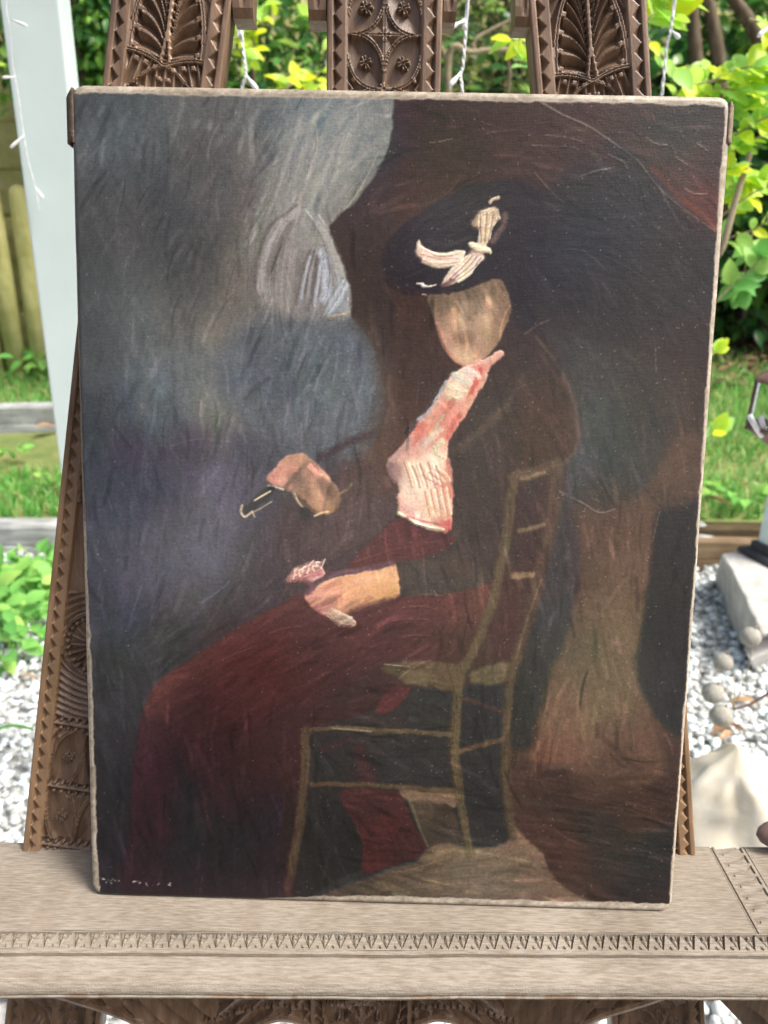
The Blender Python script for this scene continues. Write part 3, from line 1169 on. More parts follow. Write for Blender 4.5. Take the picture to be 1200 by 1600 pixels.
def poly_sd(pts, sel):
    """signed distance (negative inside) to closed polygon"""
    x, y = WX[sel], WY[sel]
    d = np.full(len(x), 1e9)
    s = np.zeros(len(x), bool)
    m = len(pts)
    for i in range(m):
        ax, ay = pts[i]
        bx, by = pts[(i + 1) % m]
        ex, ey = bx - ax, by - ay
        L2 = ex * ex + ey * ey + 1e-9
        t = np.clip(((x - ax) * ex + (y - ay) * ey) / L2, 0, 1)
        d = np.minimum(d, (x - ax - t * ex) ** 2 + (y - ay - t * ey) ** 2)
        c = (ay > y) != (by > y)
        if abs(ey) > 1e-9:
            s ^= c & (x < ex * (y - ay) / ey + ax)
    d = np.sqrt(d)
    return np.where(s, -d, d)


def region(pts, color, soft=3.0, alpha=1.0, smooth=4, height=0.0, grain=0.0, ang=0.0):
    pts = np.asarray(pts, float)
    if smooth:
        pts = spline(pts, smooth, True)
    pad = soft * 2 + 12
    sel = np.where((QX > pts[:, 0].min() - pad) & (QX < pts[:, 0].max() + pad) & (QY > pts[:, 1].min() - pad) & (QY < pts[:, 1].max() + pad))[0]
    if not len(sel):
        return
    sdv = poly_sd(pts, sel)
    m = sstep(soft, -soft, sdv) * alpha
    span = max(np.ptp(pts[:, 0]), np.ptp(pts[:, 1]))
    c = idw(color, sel, 3.4, 9.0 if span < 320 else 26.0) if isinstance(color, list) else np.array(color, float)[None]
    if grain:
        c = c + streak(sel, ang, grain)[:, None]
    COL[sel] = COL[sel] * (1 - m[:, None]) + c * m[:, None]
    if height:
        HGT[sel] = np.maximum(HGT[sel], height * sstep(0.5, -2.5, sdv))


def streak(sel, ang, amp, lx=45.0, ly=3.0, seed=3):
    c, s = math.cos(math.radians(ang)), math.sin(math.radians(ang))
    x, y = QX[sel], QY[sel]
    a = (x * c + y * s) / lx
    b = (-x * s + y * c) / ly
    return amp * (fbm(a, b, seed, 3) - 0.5) * 2


def stroke(pts, width, color, alpha=1.0, soft=0.35, height=0.0, dry=0.0, smooth=6, c2=None):
    """brush stroke along a curve; width scalar or (start,end)"""
    pts = np.asarray(pts, float)
    if smooth and len(pts) > 2:
        pts = spline(pts, smooth)
    w0, w1 = width if isinstance(width, tuple) else (width, width)
    wm = max(w0, w1)
    pad = wm + 8
    sel = np.where((QX > pts[:, 0].min() - pad) & (QX < pts[:, 0].max() + pad) & (QY > pts[:, 1].min() - pad) & (QY < pts[:, 1].max() + pad))[0]
    if not len(sel):
        return
    x, y = WX[sel], WY[sel]
    if wm < 6:
        x, y = QX[sel], QY[sel]
    best = np.full(len(x), 1e9)
    tt = np.zeros(len(x))
    sd_ = np.zeros(len(x))
    m = len(pts)
    for i in range(m - 1):
        a, b = pts[i], pts[i + 1]
        e = b - a
        L2 = e @ e + 1e-9
        t = np.clip(((x - a[0]) * e[0] + (y - a[1]) * e[1]) / L2, 0, 1)
        dx, dy = x - a[0] - t * e[0], y - a[1] - t * e[1]
        d = np.hypot(dx, dy)
        k = d < best
        best = np.where(k, d, best)
        tt = np.where(k, (i + t) / (m - 1), tt)
        sd_ = np.where(k, (dx * e[1] - dy * e[0]) / math.sqrt(L2), sd_)
    hw = (w0 + (w1 - w0) * tt) / 2
    mk = sstep(hw * (1 + soft) + 0.6, hw * (1 - soft) - 0.6, best)
    if dry:
        br = fbm(tt * 5 + 3, sd_ * 0.9, int(pts[0, 0]) % 17, 2)
        mk = mk * np.clip((br - dry * 0.55) * 5, 0, 1)
    mk = mk * alpha
    c = np.array(color, float)[None]
    if c2 is not None:
        c = c + (np.array(c2, float)[None] - c) * fbm(tt * 6, sd_ * 0.8, 5, 2)[:, None]
    COL[sel] = COL[sel] * (1 - mk[:, None]) + c * mk[:, None]
    if height:
        ridge = 0.65 + 0.35 * np.sin(sd_ * 2.1 + 3 * vnoise(tt * 4, sd_ * 0.3, 3))
        HGT[sel] = np.maximum(HGT[sel], height * sstep(hw + 0.5, hw - 1.5, best) * ridge * (mk > 0.3))


ALL = np.arange(NP)


def comb(A, B, n, cols, w, alpha, height):
    """bundle of bristle marks between two curves"""
    A, B = spline(np.array(A, float), 6), spline(np.array(B, float), 6)
    tA, tB = np.linspace(0, 1, len(A)), np.linspace(0, 1, len(B))
    tt = np.linspace(0, 1, 16)
    f = lambda C, t: np.stack([np.interp(tt, t, C[:, 0]), np.interp(tt, t, C[:, 1])], -1)
    a, b = f(A, tA), f(B, tB)
    for k in range(n):
        s_ = (k + rng.uniform(.2, .8)) / n
        i0, i1 = int(rng.integers(0, 4)), int(rng.integers(12, 17))
        P_ = (a * (1 - s_) + b * s_)[i0:i1]
        stroke(P_, (w * rng.uniform(.5, 1.2), w * rng.uniform(.4, 1.0)), cols[k % len(cols)], alpha * rng.uniform(.6, 1.1), 0.6, height, 0.25, smooth=0)


# --- grey drapery, dim figure and violet gloom on the left: the underlayer
left_pts = [(140, 170, (56, 62, 66)), (200, 170, (64, 70, 73)), (300, 165, (82, 84, 83)), (400, 170, (95, 99, 97)), (500, 170, (111, 117, 113)), (590, 180, (122, 127, 121)),
            (150, 300, (60, 64, 67)), (220, 260, (64, 65, 68)), (300, 260, (82, 74, 71)), (400, 250, (103, 97, 91)), (480, 230, (127, 127, 120)), (560, 230, (125, 129, 121)), (570, 280, (122, 120, 108)),
            (140, 420, (38, 41, 46)), (165, 420, (46, 48, 52)), (200, 400, (66, 61, 65)), (260, 380, (66, 60, 63)), (320, 400, (84, 75, 67)), (370, 420, (103, 95, 85)), (250, 330, (66, 62, 64)), (285, 420, (68, 62, 64)),
            (340, 300, (90, 81, 75)), (400, 330, (108, 101, 93)), (470, 300, (128, 126, 117)), (210, 220, (70, 78, 84)), (140, 220, (72, 80, 86)), (350, 360, (92, 82, 73)), (360, 470, (100, 92, 80)),
            (430, 400, (108, 104, 98)), (500, 440, (116, 120, 126)), (470, 470, (110, 105, 101)), (530, 470, (124, 128, 132)),
            (140, 520, (38, 41, 45)), (165, 540, (46, 50, 54)), (220, 520, (68, 70, 74)), (280, 500, (82, 76, 71)), (330, 520, (98, 91, 77)), (300, 580, (88, 92, 90)), (250, 600, (72, 88, 98)), (330, 620, (97, 100, 93)), (370, 640, (98, 98, 89)),
            (200, 620, (58, 70, 79)), (160, 620, (45, 51, 57)), (150, 680, (46, 52, 58)), (240, 650, (66, 76, 82)),
            (400, 560, (70, 76, 88)), (480, 540, (78, 88, 102)), (550, 540, (76, 90, 108)), (420, 640, (78, 80, 86)), (500, 620, (86, 92, 98)), (560, 600, (84, 95, 103)), (580, 660, (78, 80, 82)), (480, 700, (74, 76, 84)),
            (200, 700, (60, 53, 65)), (300, 700, (64, 57, 69)), (380, 700, (68, 66, 77)), (340, 760, (80, 76, 90)), (250, 800, (57, 53, 69)), (180, 800, (56, 59, 72)), (320, 860, (67, 65, 86)), (250, 900, (61, 59, 79)), (200, 960, (55, 55, 73)), (160, 760, (50, 56, 64)), (300, 960, (58, 56, 62)), (400, 850, (62, 56, 62)), (370, 820, (72, 68, 82)),
            (180, 1050, (43, 43, 51)), (260, 1000, (50, 50, 54)), (160, 1150, (47, 47, 53)), (190, 1250, (43, 41, 47)), (170, 1350, (39, 35, 43)), (165, 960, (50, 52, 64)),
            (400, 900, (58, 52, 54)), (450, 850, (63, 54, 57)), (340, 980, (54, 50, 52)), (520, 800, (64, 56, 60)), (560, 760, (68, 58, 58))]
COL[:] = idw(left_pts, ALL, 4.0, 22)
COL += streak(ALL, 68, 7.0, 70, 5, 2)[:, None] * np.array([1, .97, .94])
COL += (fbm(QX / 40, QY / 40, 8, 4) - 0.5)[:, None] * np.array([14, 10, 8])

# drapery lights
stroke([(470, 200), (440, 300), (400, 380)], (34, 60), (150, 148, 136), 0.35, 0.9)
stroke([(540, 190), (510, 280), (470, 330)], (40, 55), (150, 152, 142), 0.45, 0.9)
stroke([(560, 285), (530, 325), (512, 350)], (16, 8), (158, 156, 138), 0.7, 0.8, 0.10, 0.5, c2=(120, 112, 96))
stroke([(590, 240), (560, 300), (520, 348)], (3, 3), (172, 164, 136), 0.5, 0.5, 0.12, 0.5)
comb([(450, 180), (420, 280), (380, 400)], [(600, 175), (560, 280), (515, 345)], 34, [(150, 152, 144), (124, 122, 114), (138, 136, 126), (112, 106, 98), (160, 162, 152)], 9, 0.30, 0.06)
comb([(200, 190), (190, 340), (180, 500)], [(380, 190), (350, 330), (330, 480)], 26, [(66, 64, 68), (82, 78, 76), (58, 58, 64), (92, 86, 80)], 12, 0.25, 0.04)
comb([(230, 520), (220, 600), (200, 660)], [(380, 520), (370, 600), (370, 655)], 22, [(84, 94, 100), (104, 100, 90), (72, 84, 92), (96, 98, 92)], 12, 0.28, 0.04)
comb([(180, 690), (190, 800), (180, 960)], [(400, 690), (390, 800), (330, 960)], 30, [(70, 64, 78), (58, 54, 66), (84, 80, 94), (64, 64, 78)], 13, 0.25, 0.05)
# dim head seen from behind: arcs of hair
region([(398, 440), (402, 390), (425, 350), (460, 322), (500, 335), (520, 365), (540, 420), (548, 470), (545, 495), (500, 500), (450, 498), (405, 470)],
       [(410, 430, (116, 104, 98)), (430, 380, (130, 122, 116)), (470, 340, (138, 136, 128)), (510, 370, (142, 140, 130)), (520, 420, (150, 154, 158)), (470, 430, (124, 114, 108)), (490, 480, (124, 116, 112)), (535, 460, (146, 152, 156)), (430, 470, (128, 118, 108))], 7, 0.9)
comb([(462, 322), (425, 352), (402, 400), (398, 440), (404, 472)], [(476, 328), (462, 370), (455, 420), (452, 470), (455, 492)], 24, [(146, 142, 136), (112, 102, 96), (166, 164, 160), (126, 118, 112)], 5, 0.6, 0.06)
comb([(470, 326), (500, 365), (518, 420), (520, 470)], [(500, 338), (524, 380), (540, 425), (546, 470)], 22, [(160, 162, 154), (130, 126, 118), (176, 176, 166), (144, 144, 138)], 4, 0.8, 0.2)
stroke([(462, 322), (425, 352), (404, 400), (399, 440), (404, 466)], (6, 5), (80, 66, 62), 0.5, 0.9, 0, 0.35)
stroke([(466, 330), (432, 362), (414, 405), (409, 452)], (7, 10), (170, 170, 170), 0.5, 0.9, 0.04, 0.5)
stroke([(452, 350), (430, 395), (422, 435)], (12, 14), (88, 76, 70), 0.4, 0.95, 0, 0.3)
comb([(484, 388), (466, 430), (456, 488)], [(512, 390), (520, 430), (512, 480)], 15, [(118, 112, 110), (96, 86, 84), (150, 160, 176), (164, 178, 196), (92, 80, 78), (134, 140, 150)], 5, 0.75, 0.06)
stroke([(502, 395), (509, 430), (506, 468)], (12, 10), (172, 188, 208), 0.75, 0.95, 0.03, 0.35)
stroke([(497, 405), (489, 440), (480, 480)], (7, 9), (86, 76, 74), 0.5, 0.9, 0, 0.3)
comb([(532, 432), (514, 458), (498, 492)], [(548, 450), (538, 474), (520, 492)], 8, [(150, 166, 184), (128, 136, 142), (172, 190, 206)], 5, 0.8, 0.06)
stroke([(514, 497), (530, 494), (545, 488)], (8, 5), (206, 188, 150), 0.9, 0.5, 0.35, 0.4, c2=(160, 128, 90))
stroke([(540, 425), (547, 445), (548, 480)], (2.5, 2.5), (190, 168, 146), 0.7, 0.5, 0.25, 0.45)
# dim torso, blue-grey
region([(330, 585), (345, 560), (375, 530), (410, 505), (470, 500), (545, 500), (570, 520), (590, 560), (603, 610), (600, 660), (580, 700), (540, 720), (500, 715), (440, 690), (390, 660), (350, 620)],
       [(350, 585, (64, 68, 76)), (400, 545, (70, 74, 82)), (470, 525, (84, 90, 98)), (550, 530, (78, 88, 100)), (420, 600, (70, 71, 77)), (500, 600, (84, 87, 91)), (570, 590, (88, 96, 103)), (470, 660, (90, 93, 95)), (560, 650, (86, 88, 90)), (400, 640, (84, 82, 82)), (520, 700, (80, 82, 86)), (590, 680, (82, 78, 76))], 24, 0.8, grain=6, ang=115)
comb([(350, 580), (360, 630), (400, 680)], [(590, 540), (590, 620), (560, 710)], 34, [(84, 92, 102), (70, 74, 84), (100, 108, 116), (78, 80, 86), (92, 102, 112)], 11, 0.32, 0.05)
stroke([(470, 580), (440, 630), (400, 680)], (24, 30), (70, 68, 72), 0.3, 0.9)
stroke([(420, 590), (395, 610), (380, 625)], (6, 6), (66, 54, 52), 0.5, 0.7)
stroke([(580, 560), (560, 640), (540, 720)], (16, 22), (100, 112, 122), 0.4, 0.9, 0, 0.4)
stroke([(500, 600), (520, 650), (505, 700)], (20, 26), (104, 112, 118), 0.4, 0.9, 0, 0.4)
stroke([(370, 560), (335, 590), (320, 650), (340, 690)], (20, 40), (104, 100, 88), 0.3, 0.9)
stroke([(585, 675), (545, 692), (500, 715)], (10, 14), (58, 46, 46), 0.75, 0.7)
stroke([(345, 745), (340, 800), (330, 860)], (40, 60), (86, 82, 102), 0.45, 0.9)

# --- brown ground to the right of the lit drapery
brown = [(640, 180, (64, 42, 40)), (750, 200, (66, 46, 42)), (900, 170, (64, 50, 47)), (560, 340, (66, 44, 36)), (600, 300, (68, 44, 36)), (700, 260, (68, 48, 40)), (560, 400, (63, 42, 34)), (580, 450, (65, 42, 32)), (600, 520, (69, 46, 36)), (640, 560, (62, 44, 36)), (620, 620, (71, 46, 35)), (600, 690, (84, 54, 38)), (620, 720, (76, 52, 41)), (640, 480, (66, 44, 34)), (660, 600, (58, 46, 42)),
         (850, 250, (66, 50, 45)), (950, 200, (68, 54, 51)), (1050, 250, (69, 56, 54)), (1100, 170, (60, 51, 50)), (1110, 300, (70, 48, 46)), (1080, 200, (64, 54, 53)),
         (900, 290, (51, 46, 46)), (950, 310, (51, 50, 52)), (1000, 330, (53, 52, 54)), (900, 400, (47, 43, 45)), (1050, 450, (49, 47, 47)), (1100, 420, (47, 45, 45)), (870, 350, (44, 40, 42)), (950, 500, (47, 44, 44)), (1080, 550, (48, 42, 40)), (900, 560, (49, 45, 46)), (930, 650, (60, 58, 56)), (960, 700, (56, 53, 50)), (1000, 640, (53, 48, 44)), (1050, 620, (62, 52, 44)), (900, 720, (62, 60, 62)), (1060, 740, (82, 66, 54)), (1000, 760, (62, 54, 48)), (950, 780, (74, 60, 50)), (1080, 820, (56, 49, 45)), (1100, 600, (52, 44, 40)),
         (860, 450, (42, 38, 42)), (830, 520, (48, 40, 40)), (800, 600, (58, 46, 42)), (750, 680, (64, 54, 48)), (850, 640, (62, 44, 38)), (870, 700, (66, 46, 38)), (760, 780, (58, 50, 46)), (820, 800, (56, 46, 42)), (730, 860, (60, 52, 48)), (660, 700, (66, 52, 46)), (580, 800, (62, 52, 54)), (640, 860, (60, 50, 48)), (560, 850, (60, 51, 52)), (850, 900, (58, 44, 40)), (760, 620, (60, 48, 44)),
         (900, 950, (56, 50, 50)), (950, 900, (92, 72, 56)), (960, 1000, (104, 80, 60)), (980, 850, (88, 68, 54)), (940, 1100, (102, 78, 58)), (870, 1150, (108, 78, 58)), (1000, 1150, (94, 66, 50)), (880, 1050, (92, 70, 52)), (1000, 1080, (94, 68, 50)),
         (850, 1000, (50, 48, 47)), (830, 1100, (46, 44, 42)), (870, 960, (56, 52, 52)), (1060, 900, (40, 38, 38)), (1050, 1000, (38, 36, 37)), (1045, 1100, (38, 37, 37)), (1020, 860, (66, 54, 46)),
         (900, 1210, (78, 58, 48)), (850, 1240, (60, 46, 40)), (960, 1250, (62, 46, 40)), (840, 1310, (74, 49, 41)), (890, 1340, (70, 44, 38)), (950, 1320, (52, 42, 40)), (1020, 1250, (64, 48, 42)), (1030, 1350, (48, 42, 42)), (960, 1380, (56, 44, 42)), (1040, 1190, (60, 48, 44)), (980, 1290, (66, 46, 40))]
region([(616, -400), (616, -200), (615, 0), (615, 100), (614, 180), (611, 215), (598, 250), (575, 290), (545, 325), (515, 352), (525, 385), (540, 425), (549, 460), (549, 495), (566, 516), (586, 550), (599, 600), (602, 640), (592, 680), (560, 730), (520, 760), (480, 800), (470, 840), (500, 870), (560, 1000), (800, 1000), (790, 1440), (1300, 1440), (1300, -400)], brown, 3.0, 1.0, 2)
selb = np.where((QX > 500))[0]
COL[selb] += (streak(selb, 4, 4.0, 60, 3, 9) * sstep(540, 640, QX[selb]))[:, None]
stroke([(552, 505), (580, 535), (600, 585), (606, 640), (596, 690), (565, 735)], (16, 50), (78, 70, 66), 0.55, 0.95)
stroke([(590, 570), (604, 620), (600, 670)], (26, 34), (82, 68, 58), 0.4, 0.95)
# soften the violet gloom into the brown under the hat figure's arm
region([(500, 740), (560, 720), (600, 740), (620, 800), (600, 850), (560, 890), (480, 900), (420, 880), (430, 820)], [(520, 780, (66, 56, 58)), (560, 760, (70, 56, 52)), (480, 850, (64, 55, 59)), (580, 820, (62, 53, 54)), (540, 870, (58, 52, 54))], 26, 0.85, grain=4, ang=-25)

# right: red-brown corner, dark drapery, sweeping edge
region([(965, 215), (1010, 262), (1045, 300), (1080, 330), (1122, 362), (1150, 370), (1150, 240), (1080, 225), (1020, 215)], [(1010, 240, (72, 58, 54)), (1060, 280, (74, 58, 55)), (1100, 320, (90, 52, 46)), (1085, 325, (104, 56, 46)), (1120, 260, (66, 54, 53)), (1050, 230, (66, 55, 53))], 3, 0.9, 2)
stroke([(1020, 262), (1060, 305), (1095, 333), (1118, 358)], (8, 6), (120, 60, 46), 0.6, 0.8)
stroke([(1000, 255), (1040, 305), (1118, 362)], (2, 2), (120, 96, 84), 0.55, 0.6, 0.2, 0.3)
stroke([(960, 225), (1005, 275), (1040, 330), (1075, 380)], (26, 60), (50, 48, 50), 0.55, 0.9)
region([(858, 520), (880, 560), (905, 620), (905, 680), (890, 740), (880, 800), (920, 830), (970, 820), (1010, 780), (1040, 700), (1060, 600), (1000, 560), (930, 540)], [(880, 570, (60, 58, 56)), (920, 640, (62, 60, 58)), (900, 720, (62, 60, 64)), (960, 720, (52, 50, 48)), (1000, 640, (52, 47, 44)), (940, 790, (58, 52, 48))], 24, 0.7, grain=4, ang=70)
stroke([(905, 700), (895, 750), (888, 790)], (14, 20), (84, 80, 84), 0.4, 0.9, 0.03, 0.5)
stroke([(1072, 690), (1030, 760), (960, 800), (905, 800)], (30, 16), (88, 66, 52), 0.5, 0.9)

# light brown shaft and dark flanks, lower right
region([(905, 815), (960, 800), (1010, 780), (1026, 800), (1020, 880), (1008, 960), (992, 1040), (1010, 1090), (1030, 1150), (1036, 1200), (1000, 1235), (900, 1215), (825, 1190), (840, 1130), (858, 1060), (880, 1000), (900, 930), (910, 870)],
       [(960, 830, (82, 62, 50)), (970, 900, (96, 76, 60)), (960, 980, (106, 84, 64)), (930, 1050, (104, 80, 60)), (940, 1110, (108, 84, 62)), (880, 1130, (112, 82, 60)), (870, 1170, (112, 76, 56)), (1000, 1160, (96, 68, 52)), (920, 880, (78, 62, 52)), (900, 1010, (88, 70, 56)), (960, 1200, (84, 62, 52))], 12, 0.95, grain=5, ang=85)
region([(1026, 805), (1060, 795), (1120, 800), (1120, 1100), (1080, 1150), (1058, 1150), (1022, 1112), (996, 1050), (1006, 960), (1016, 880)], [(1060, 880, (40, 38, 38)), (1040, 1000, (36, 35, 37)), (1050, 1100, (38, 37, 38))], 7, 0.95, grain=3, ang=85)
region([(868, 800), (900, 830), (905, 900), (880, 1000), (856, 1060), (838, 1120), (830, 1168), (796, 1165), (800, 1080), (810, 1020), (832, 960), (850, 880)], [(880, 840, (56, 53, 54)), (870, 930, (56, 52, 54)), (840, 1020, (52, 48, 45)), (815, 1120, (46, 44, 42))], 9, 0.95, grain=4, ang=100)
region([(800, 1195), (900, 1205), (1000, 1235), (1080, 1220), (1080, 1430), (900, 1420), (860, 1350), (815, 1300), (798, 1250)], [(830, 1220, (72, 54, 46)), (870, 1260, (58, 45, 40)), (835, 1310, (76, 50, 42)), (870, 1340, (70, 47, 40)), (930, 1290, (56, 46, 43)), (950, 1340, (56, 44, 42)), (1000, 1270, (66, 48, 42)), (1030, 1330, (46, 42, 44)), (1000, 1390, (48, 40, 42)), (940, 1210, (80, 58, 48)), (900, 1390, (70, 52, 46))], 8, 0.9, grain=9, ang=10)
for q in range(9):
    x0, y0 = 850 + 22 * q + 10 * (q % 3), 1235 + 13 * ((q * 5) % 9)
    stroke([(x0, y0), (x0 + 35, y0 + 5), (x0 + 70, y0 + 18)], (3, 2), (104, 92, 86) if q % 2 else (92, 66, 54), 0.4, 0.6, 0.12, 0.5)
stroke([(820, 1208), (900, 1195), (960, 1212)], (10, 10), (88, 64, 52), 0.5, 0.8)
stroke([(850, 1210), (890, 1205)], (10, 6), (46, 40, 40), 0.6, 0.7)

# --- the woman's coat
region([(800, 560), (828, 520), (845, 530), (870, 570), (893, 620), (903, 665), (897, 705), (870, 740), (868, 800), (850, 870), (800, 900), (768, 915), (700, 930), (622, 932), (618, 884), (680, 872), (712, 838), (707, 790), (700, 720), (700, 690), (730, 640), (760, 580)],
       [(820, 560, (52, 42, 40)), (800, 610, (58, 47, 43)), (760, 650, (60, 52, 47)), (850, 640, (64, 46, 40)), (865, 690, (68, 48, 40)), (740, 720, (58, 51, 47)), (760, 800, (58, 50, 46)), (820, 780, (58, 46, 42)), (700, 880, (60, 52, 48)), (740, 880, (57, 50, 46)), (650, 900, (56, 49, 46)), (830, 850, (58, 44, 41))], 6, 0.92, grain=3, ang=70)
stroke([(812, 588), (790, 630), (752, 672), (712, 705)], (14, 12), (92, 80, 70), 0.55, 0.9, 0.03, 0.3)
stroke([(818, 530), (812, 580), (790, 620)], (16, 16), (50, 42, 40), 0.6, 0.9)
stroke([(835, 525), (868, 565), (893, 615), (903, 660)], (3, 3), (76, 70, 66), 0.5, 0.8)
# dark edge left of the bodice
stroke([(712, 582), (690, 610), (668, 640), (645, 668)], (12, 10), (72, 72, 74), 0.6, 0.9)
region([(520, 772), (560, 748), (605, 742), (622, 768), (622, 806), (590, 836), (545, 860), (500, 868), (474, 832), (505, 812)], [(540, 790, (84, 72, 72)), (600, 770, (82, 68, 64)), (520, 840, (78, 68, 70)), (590, 815, (72, 62, 62))], 12, 0.55, 4, grain=4, ang=-25)
stroke([(545, 862), (590, 838), (622, 808)], (8, 8), (50, 42, 42), 0.5, 0.9)
region([(622, 884), (690, 868), (770, 838), (800, 850), (790, 888), (770, 914), (700, 928), (626, 932)], [(650, 905, (80, 70, 64)), (720, 890, (76, 65, 59)), (780, 870, (72, 60, 54))], 10, 0.5, 4, grain=3, ang=-12)
stroke([(838, 528), (870, 568), (894, 616), (904, 662), (898, 704), (872, 738)], (6, 6), (100, 84, 74), 0.45, 0.9)
# --- hat
region([(597, 420), (599, 395), (611, 365), (640, 335), (680, 308), (730, 290), (790, 280), (832, 292), (848, 325), (852, 400), (842, 450), (838, 500), (812, 520), (800, 480), (795, 455), (780, 436), (740, 448), (700, 459), (655, 459), (615, 446)],
       [(620, 400, (42, 36, 42)), (680, 340, (46, 40, 46)), (740, 310, (48, 42, 46)), (700, 400, (38, 32, 40)), (800, 330, (44, 38, 42)), (820, 400, (40, 35, 40)), (820, 470, (38, 33, 37)), (640, 440, (40, 34, 40)), (750, 380, (36, 31, 38))], 5, 0.95, grain=3, ang=-25)
for q in range(7):
    stroke([(640 + q * 14, 350 - q * 5 + q * q * .4), (700 + q * 12, 318 - q * 2), (760 + q * 6, 298 + q * 3)], (2.2, 2.2), (78, 70, 72), 0.30, 0.5, 0.12, 0.5)
stroke([(667, 378), (700, 383), (735, 372)], (8, 5), (84, 78, 82), 0.45, 0.8, 0.05, 0.4)
stroke([(600, 436), (625, 455), (665, 462), (700, 462)], (5, 5), (34, 29, 33), 0.6, 0.7)
# --- face
region([(668, 463), (700, 459), (740, 449), (778, 436), (790, 448), (797, 465), (798, 490), (789, 515), (772, 545), (755, 562), (738, 571), (722, 571), (708, 561), (692, 535), (680, 505), (673, 483)],
       [(678, 474, (119, 98, 77)), (700, 468, (107, 90, 71)), (735, 459, (105, 88, 69)), (765, 450, (111, 92, 71)), (788, 465, (124, 100, 76)), (728, 486, (137, 116, 95)), (755, 500, (191, 161, 138)), (765, 480, (164, 136, 114)), (695, 505, (150, 122, 100)), (690, 530, (195, 154, 131)), (712, 500, (188, 155, 129)), (725, 528, (135, 108, 84)), (745, 528, (173, 142, 117)), (722, 552, (196, 164, 137)), (772, 525, (143, 114, 89)), (796, 492, (107, 84, 63)), (735, 566, (196, 159, 132)), (740, 480, (131, 112, 93)), (780, 500, (139, 112, 88))], 2.4, 1.0, height=0.10, grain=2, ang=80)
stroke([(709, 485), (708, 500), (710, 512)], (8, 5), (200, 158, 122), 0.6, 0.6, 0.1)
stroke([(700, 486), (690, 492)], (8, 6), (122, 96, 74), 0.5, 0.8)
stroke([(725, 476), (722, 500), (724, 515)], (9, 8), (150, 138, 118), 0.55, 0.8)
stroke([(735, 474), (732, 500)], (7, 7), (124, 102, 80), 0.45, 0.8)
stroke([(712, 528), (724, 532), (736, 528)], (10, 10), (142, 108, 78), 0.6, 0.9)
stroke([(766, 470), (768, 500), (758, 525)], (10, 10), (178, 142, 112), 0.5, 0.8, 0.06, 0.3)
stroke([(682, 505), (692, 538), (708, 560), (724, 571)], (4, 5), (206, 140, 118), 0.6, 0.7)
stroke([(712, 556), (725, 562), (742, 556)], (5, 5), (206, 172, 136), 0.5, 0.7, 0.1)
comb([(676, 470), (682, 505), (706, 555)], [(792, 450), (796, 495), (760, 555)], 20, [(170, 136, 106), (146, 116, 88), (186, 148, 118), (156, 126, 98)], 5, 0.16, 0.05)
comb([(610, 400), (680, 330), (780, 290)], [(640, 440), (740, 400), (840, 340)], 22, [(54, 48, 54), (36, 31, 36), (66, 60, 64), (42, 36, 42)], 6, 0.35, 0.08)
# --- hat bow, thick cream paint
for pts_ in ([(653, 374), (658, 382), (668, 391), (690, 395), (715, 391), (727, 394), (722, 408), (714, 415), (690, 419), (672, 416), (661, 408), (655, 394)], [(735, 396), (750, 396), (757, 402), (746, 415), (738, 428), (715, 440), (694, 446), (690, 440), (700, 425), (716, 410)], [(742, 350), (752, 333), (765, 325), (777, 330), (777, 345), (769, 360), (766, 376), (755, 386), (745, 383), (747, 365), (750, 353)]):
    region(pts_, (226, 214, 190), 1.6, 0.96, 3, 0.35)
stroke([(764, 316), (770, 311), (778, 309)], (5, 6), (214, 198, 168), 0.95, 0.3, 0.5)
stroke([(742, 350), (756, 334), (772, 330), (776, 342)], (14, 10), (232, 220, 192), 0.8, 0.4, 0.6, 0.2, c2=(150, 122, 92))
stroke([(768, 336), (760, 356), (756, 378), (748, 392)], (18, 12), (232, 218, 188), 0.9, 0.4, 0.55, 0.3, c2=(172, 144, 114))
stroke([(788, 335), (786, 352), (770, 378)], (9, 8), (108, 92, 88), 0.8, 0.6, 0.1, 0.2)
stroke([(736, 384), (750, 388), (764, 391)], (8, 7), (228, 214, 178), 0.98, 0.3, 0.6)
stroke([(653, 378), (657, 392), (664, 404)], (5, 8), (206, 196, 174), 0.95, 0.4, 0.5)
stroke([(658, 396), (672, 406), (692, 410), (714, 408)], (18, 12), (236, 224, 202), 0.9, 0.35, 0.55, 0.25, c2=(208, 172, 152))
stroke([(662, 410), (685, 417), (714, 414)], (7, 4), (226, 212, 184), 0.9, 0.4, 0.5)
stroke([(668, 400), (690, 402), (710, 402)], (4, 3), (184, 128, 116), 0.8, 0.5, 0.3)
stroke([(745, 398), (730, 412), (712, 428), (698, 438)], (22, 14), (232, 220, 202), 0.9, 0.4, 0.55, 0.35, c2=(190, 160, 146))
stroke([(736, 425), (726, 434), (716, 440)], (5, 4), (236, 226, 204), 0.95, 0.4, 0.5)
stroke([(712, 432), (700, 440), (690, 446)], (10, 5), (104, 70, 72), 0.8, 0.5, 0.3)
stroke([(651, 443), (660, 444)], (2, 5), (232, 226, 216), 0.95, 0.4, 0.4)
stroke([(660, 445), (668, 447), (682, 445)], (6, 1.5), (232, 226, 216), 0.95, 0.4, 0.5)
stroke([(660, 460), (666, 461)], (2, 2), (210, 190, 176), 0.8, 0.4, 0.3)
for q in range(9):
    t_ = q / 8
    stroke([(659 + 3 * t_, 386 + 24 * t_), (685, 397 + 18 * t_ + 2 * math.sin(q)), (716, 395 + 17 * t_)], (1.8, 1.4), [(246, 238, 220), (176, 132, 116), (232, 214, 190)][q % 3], 0.75, 0.3, 0.55, smooth=4)
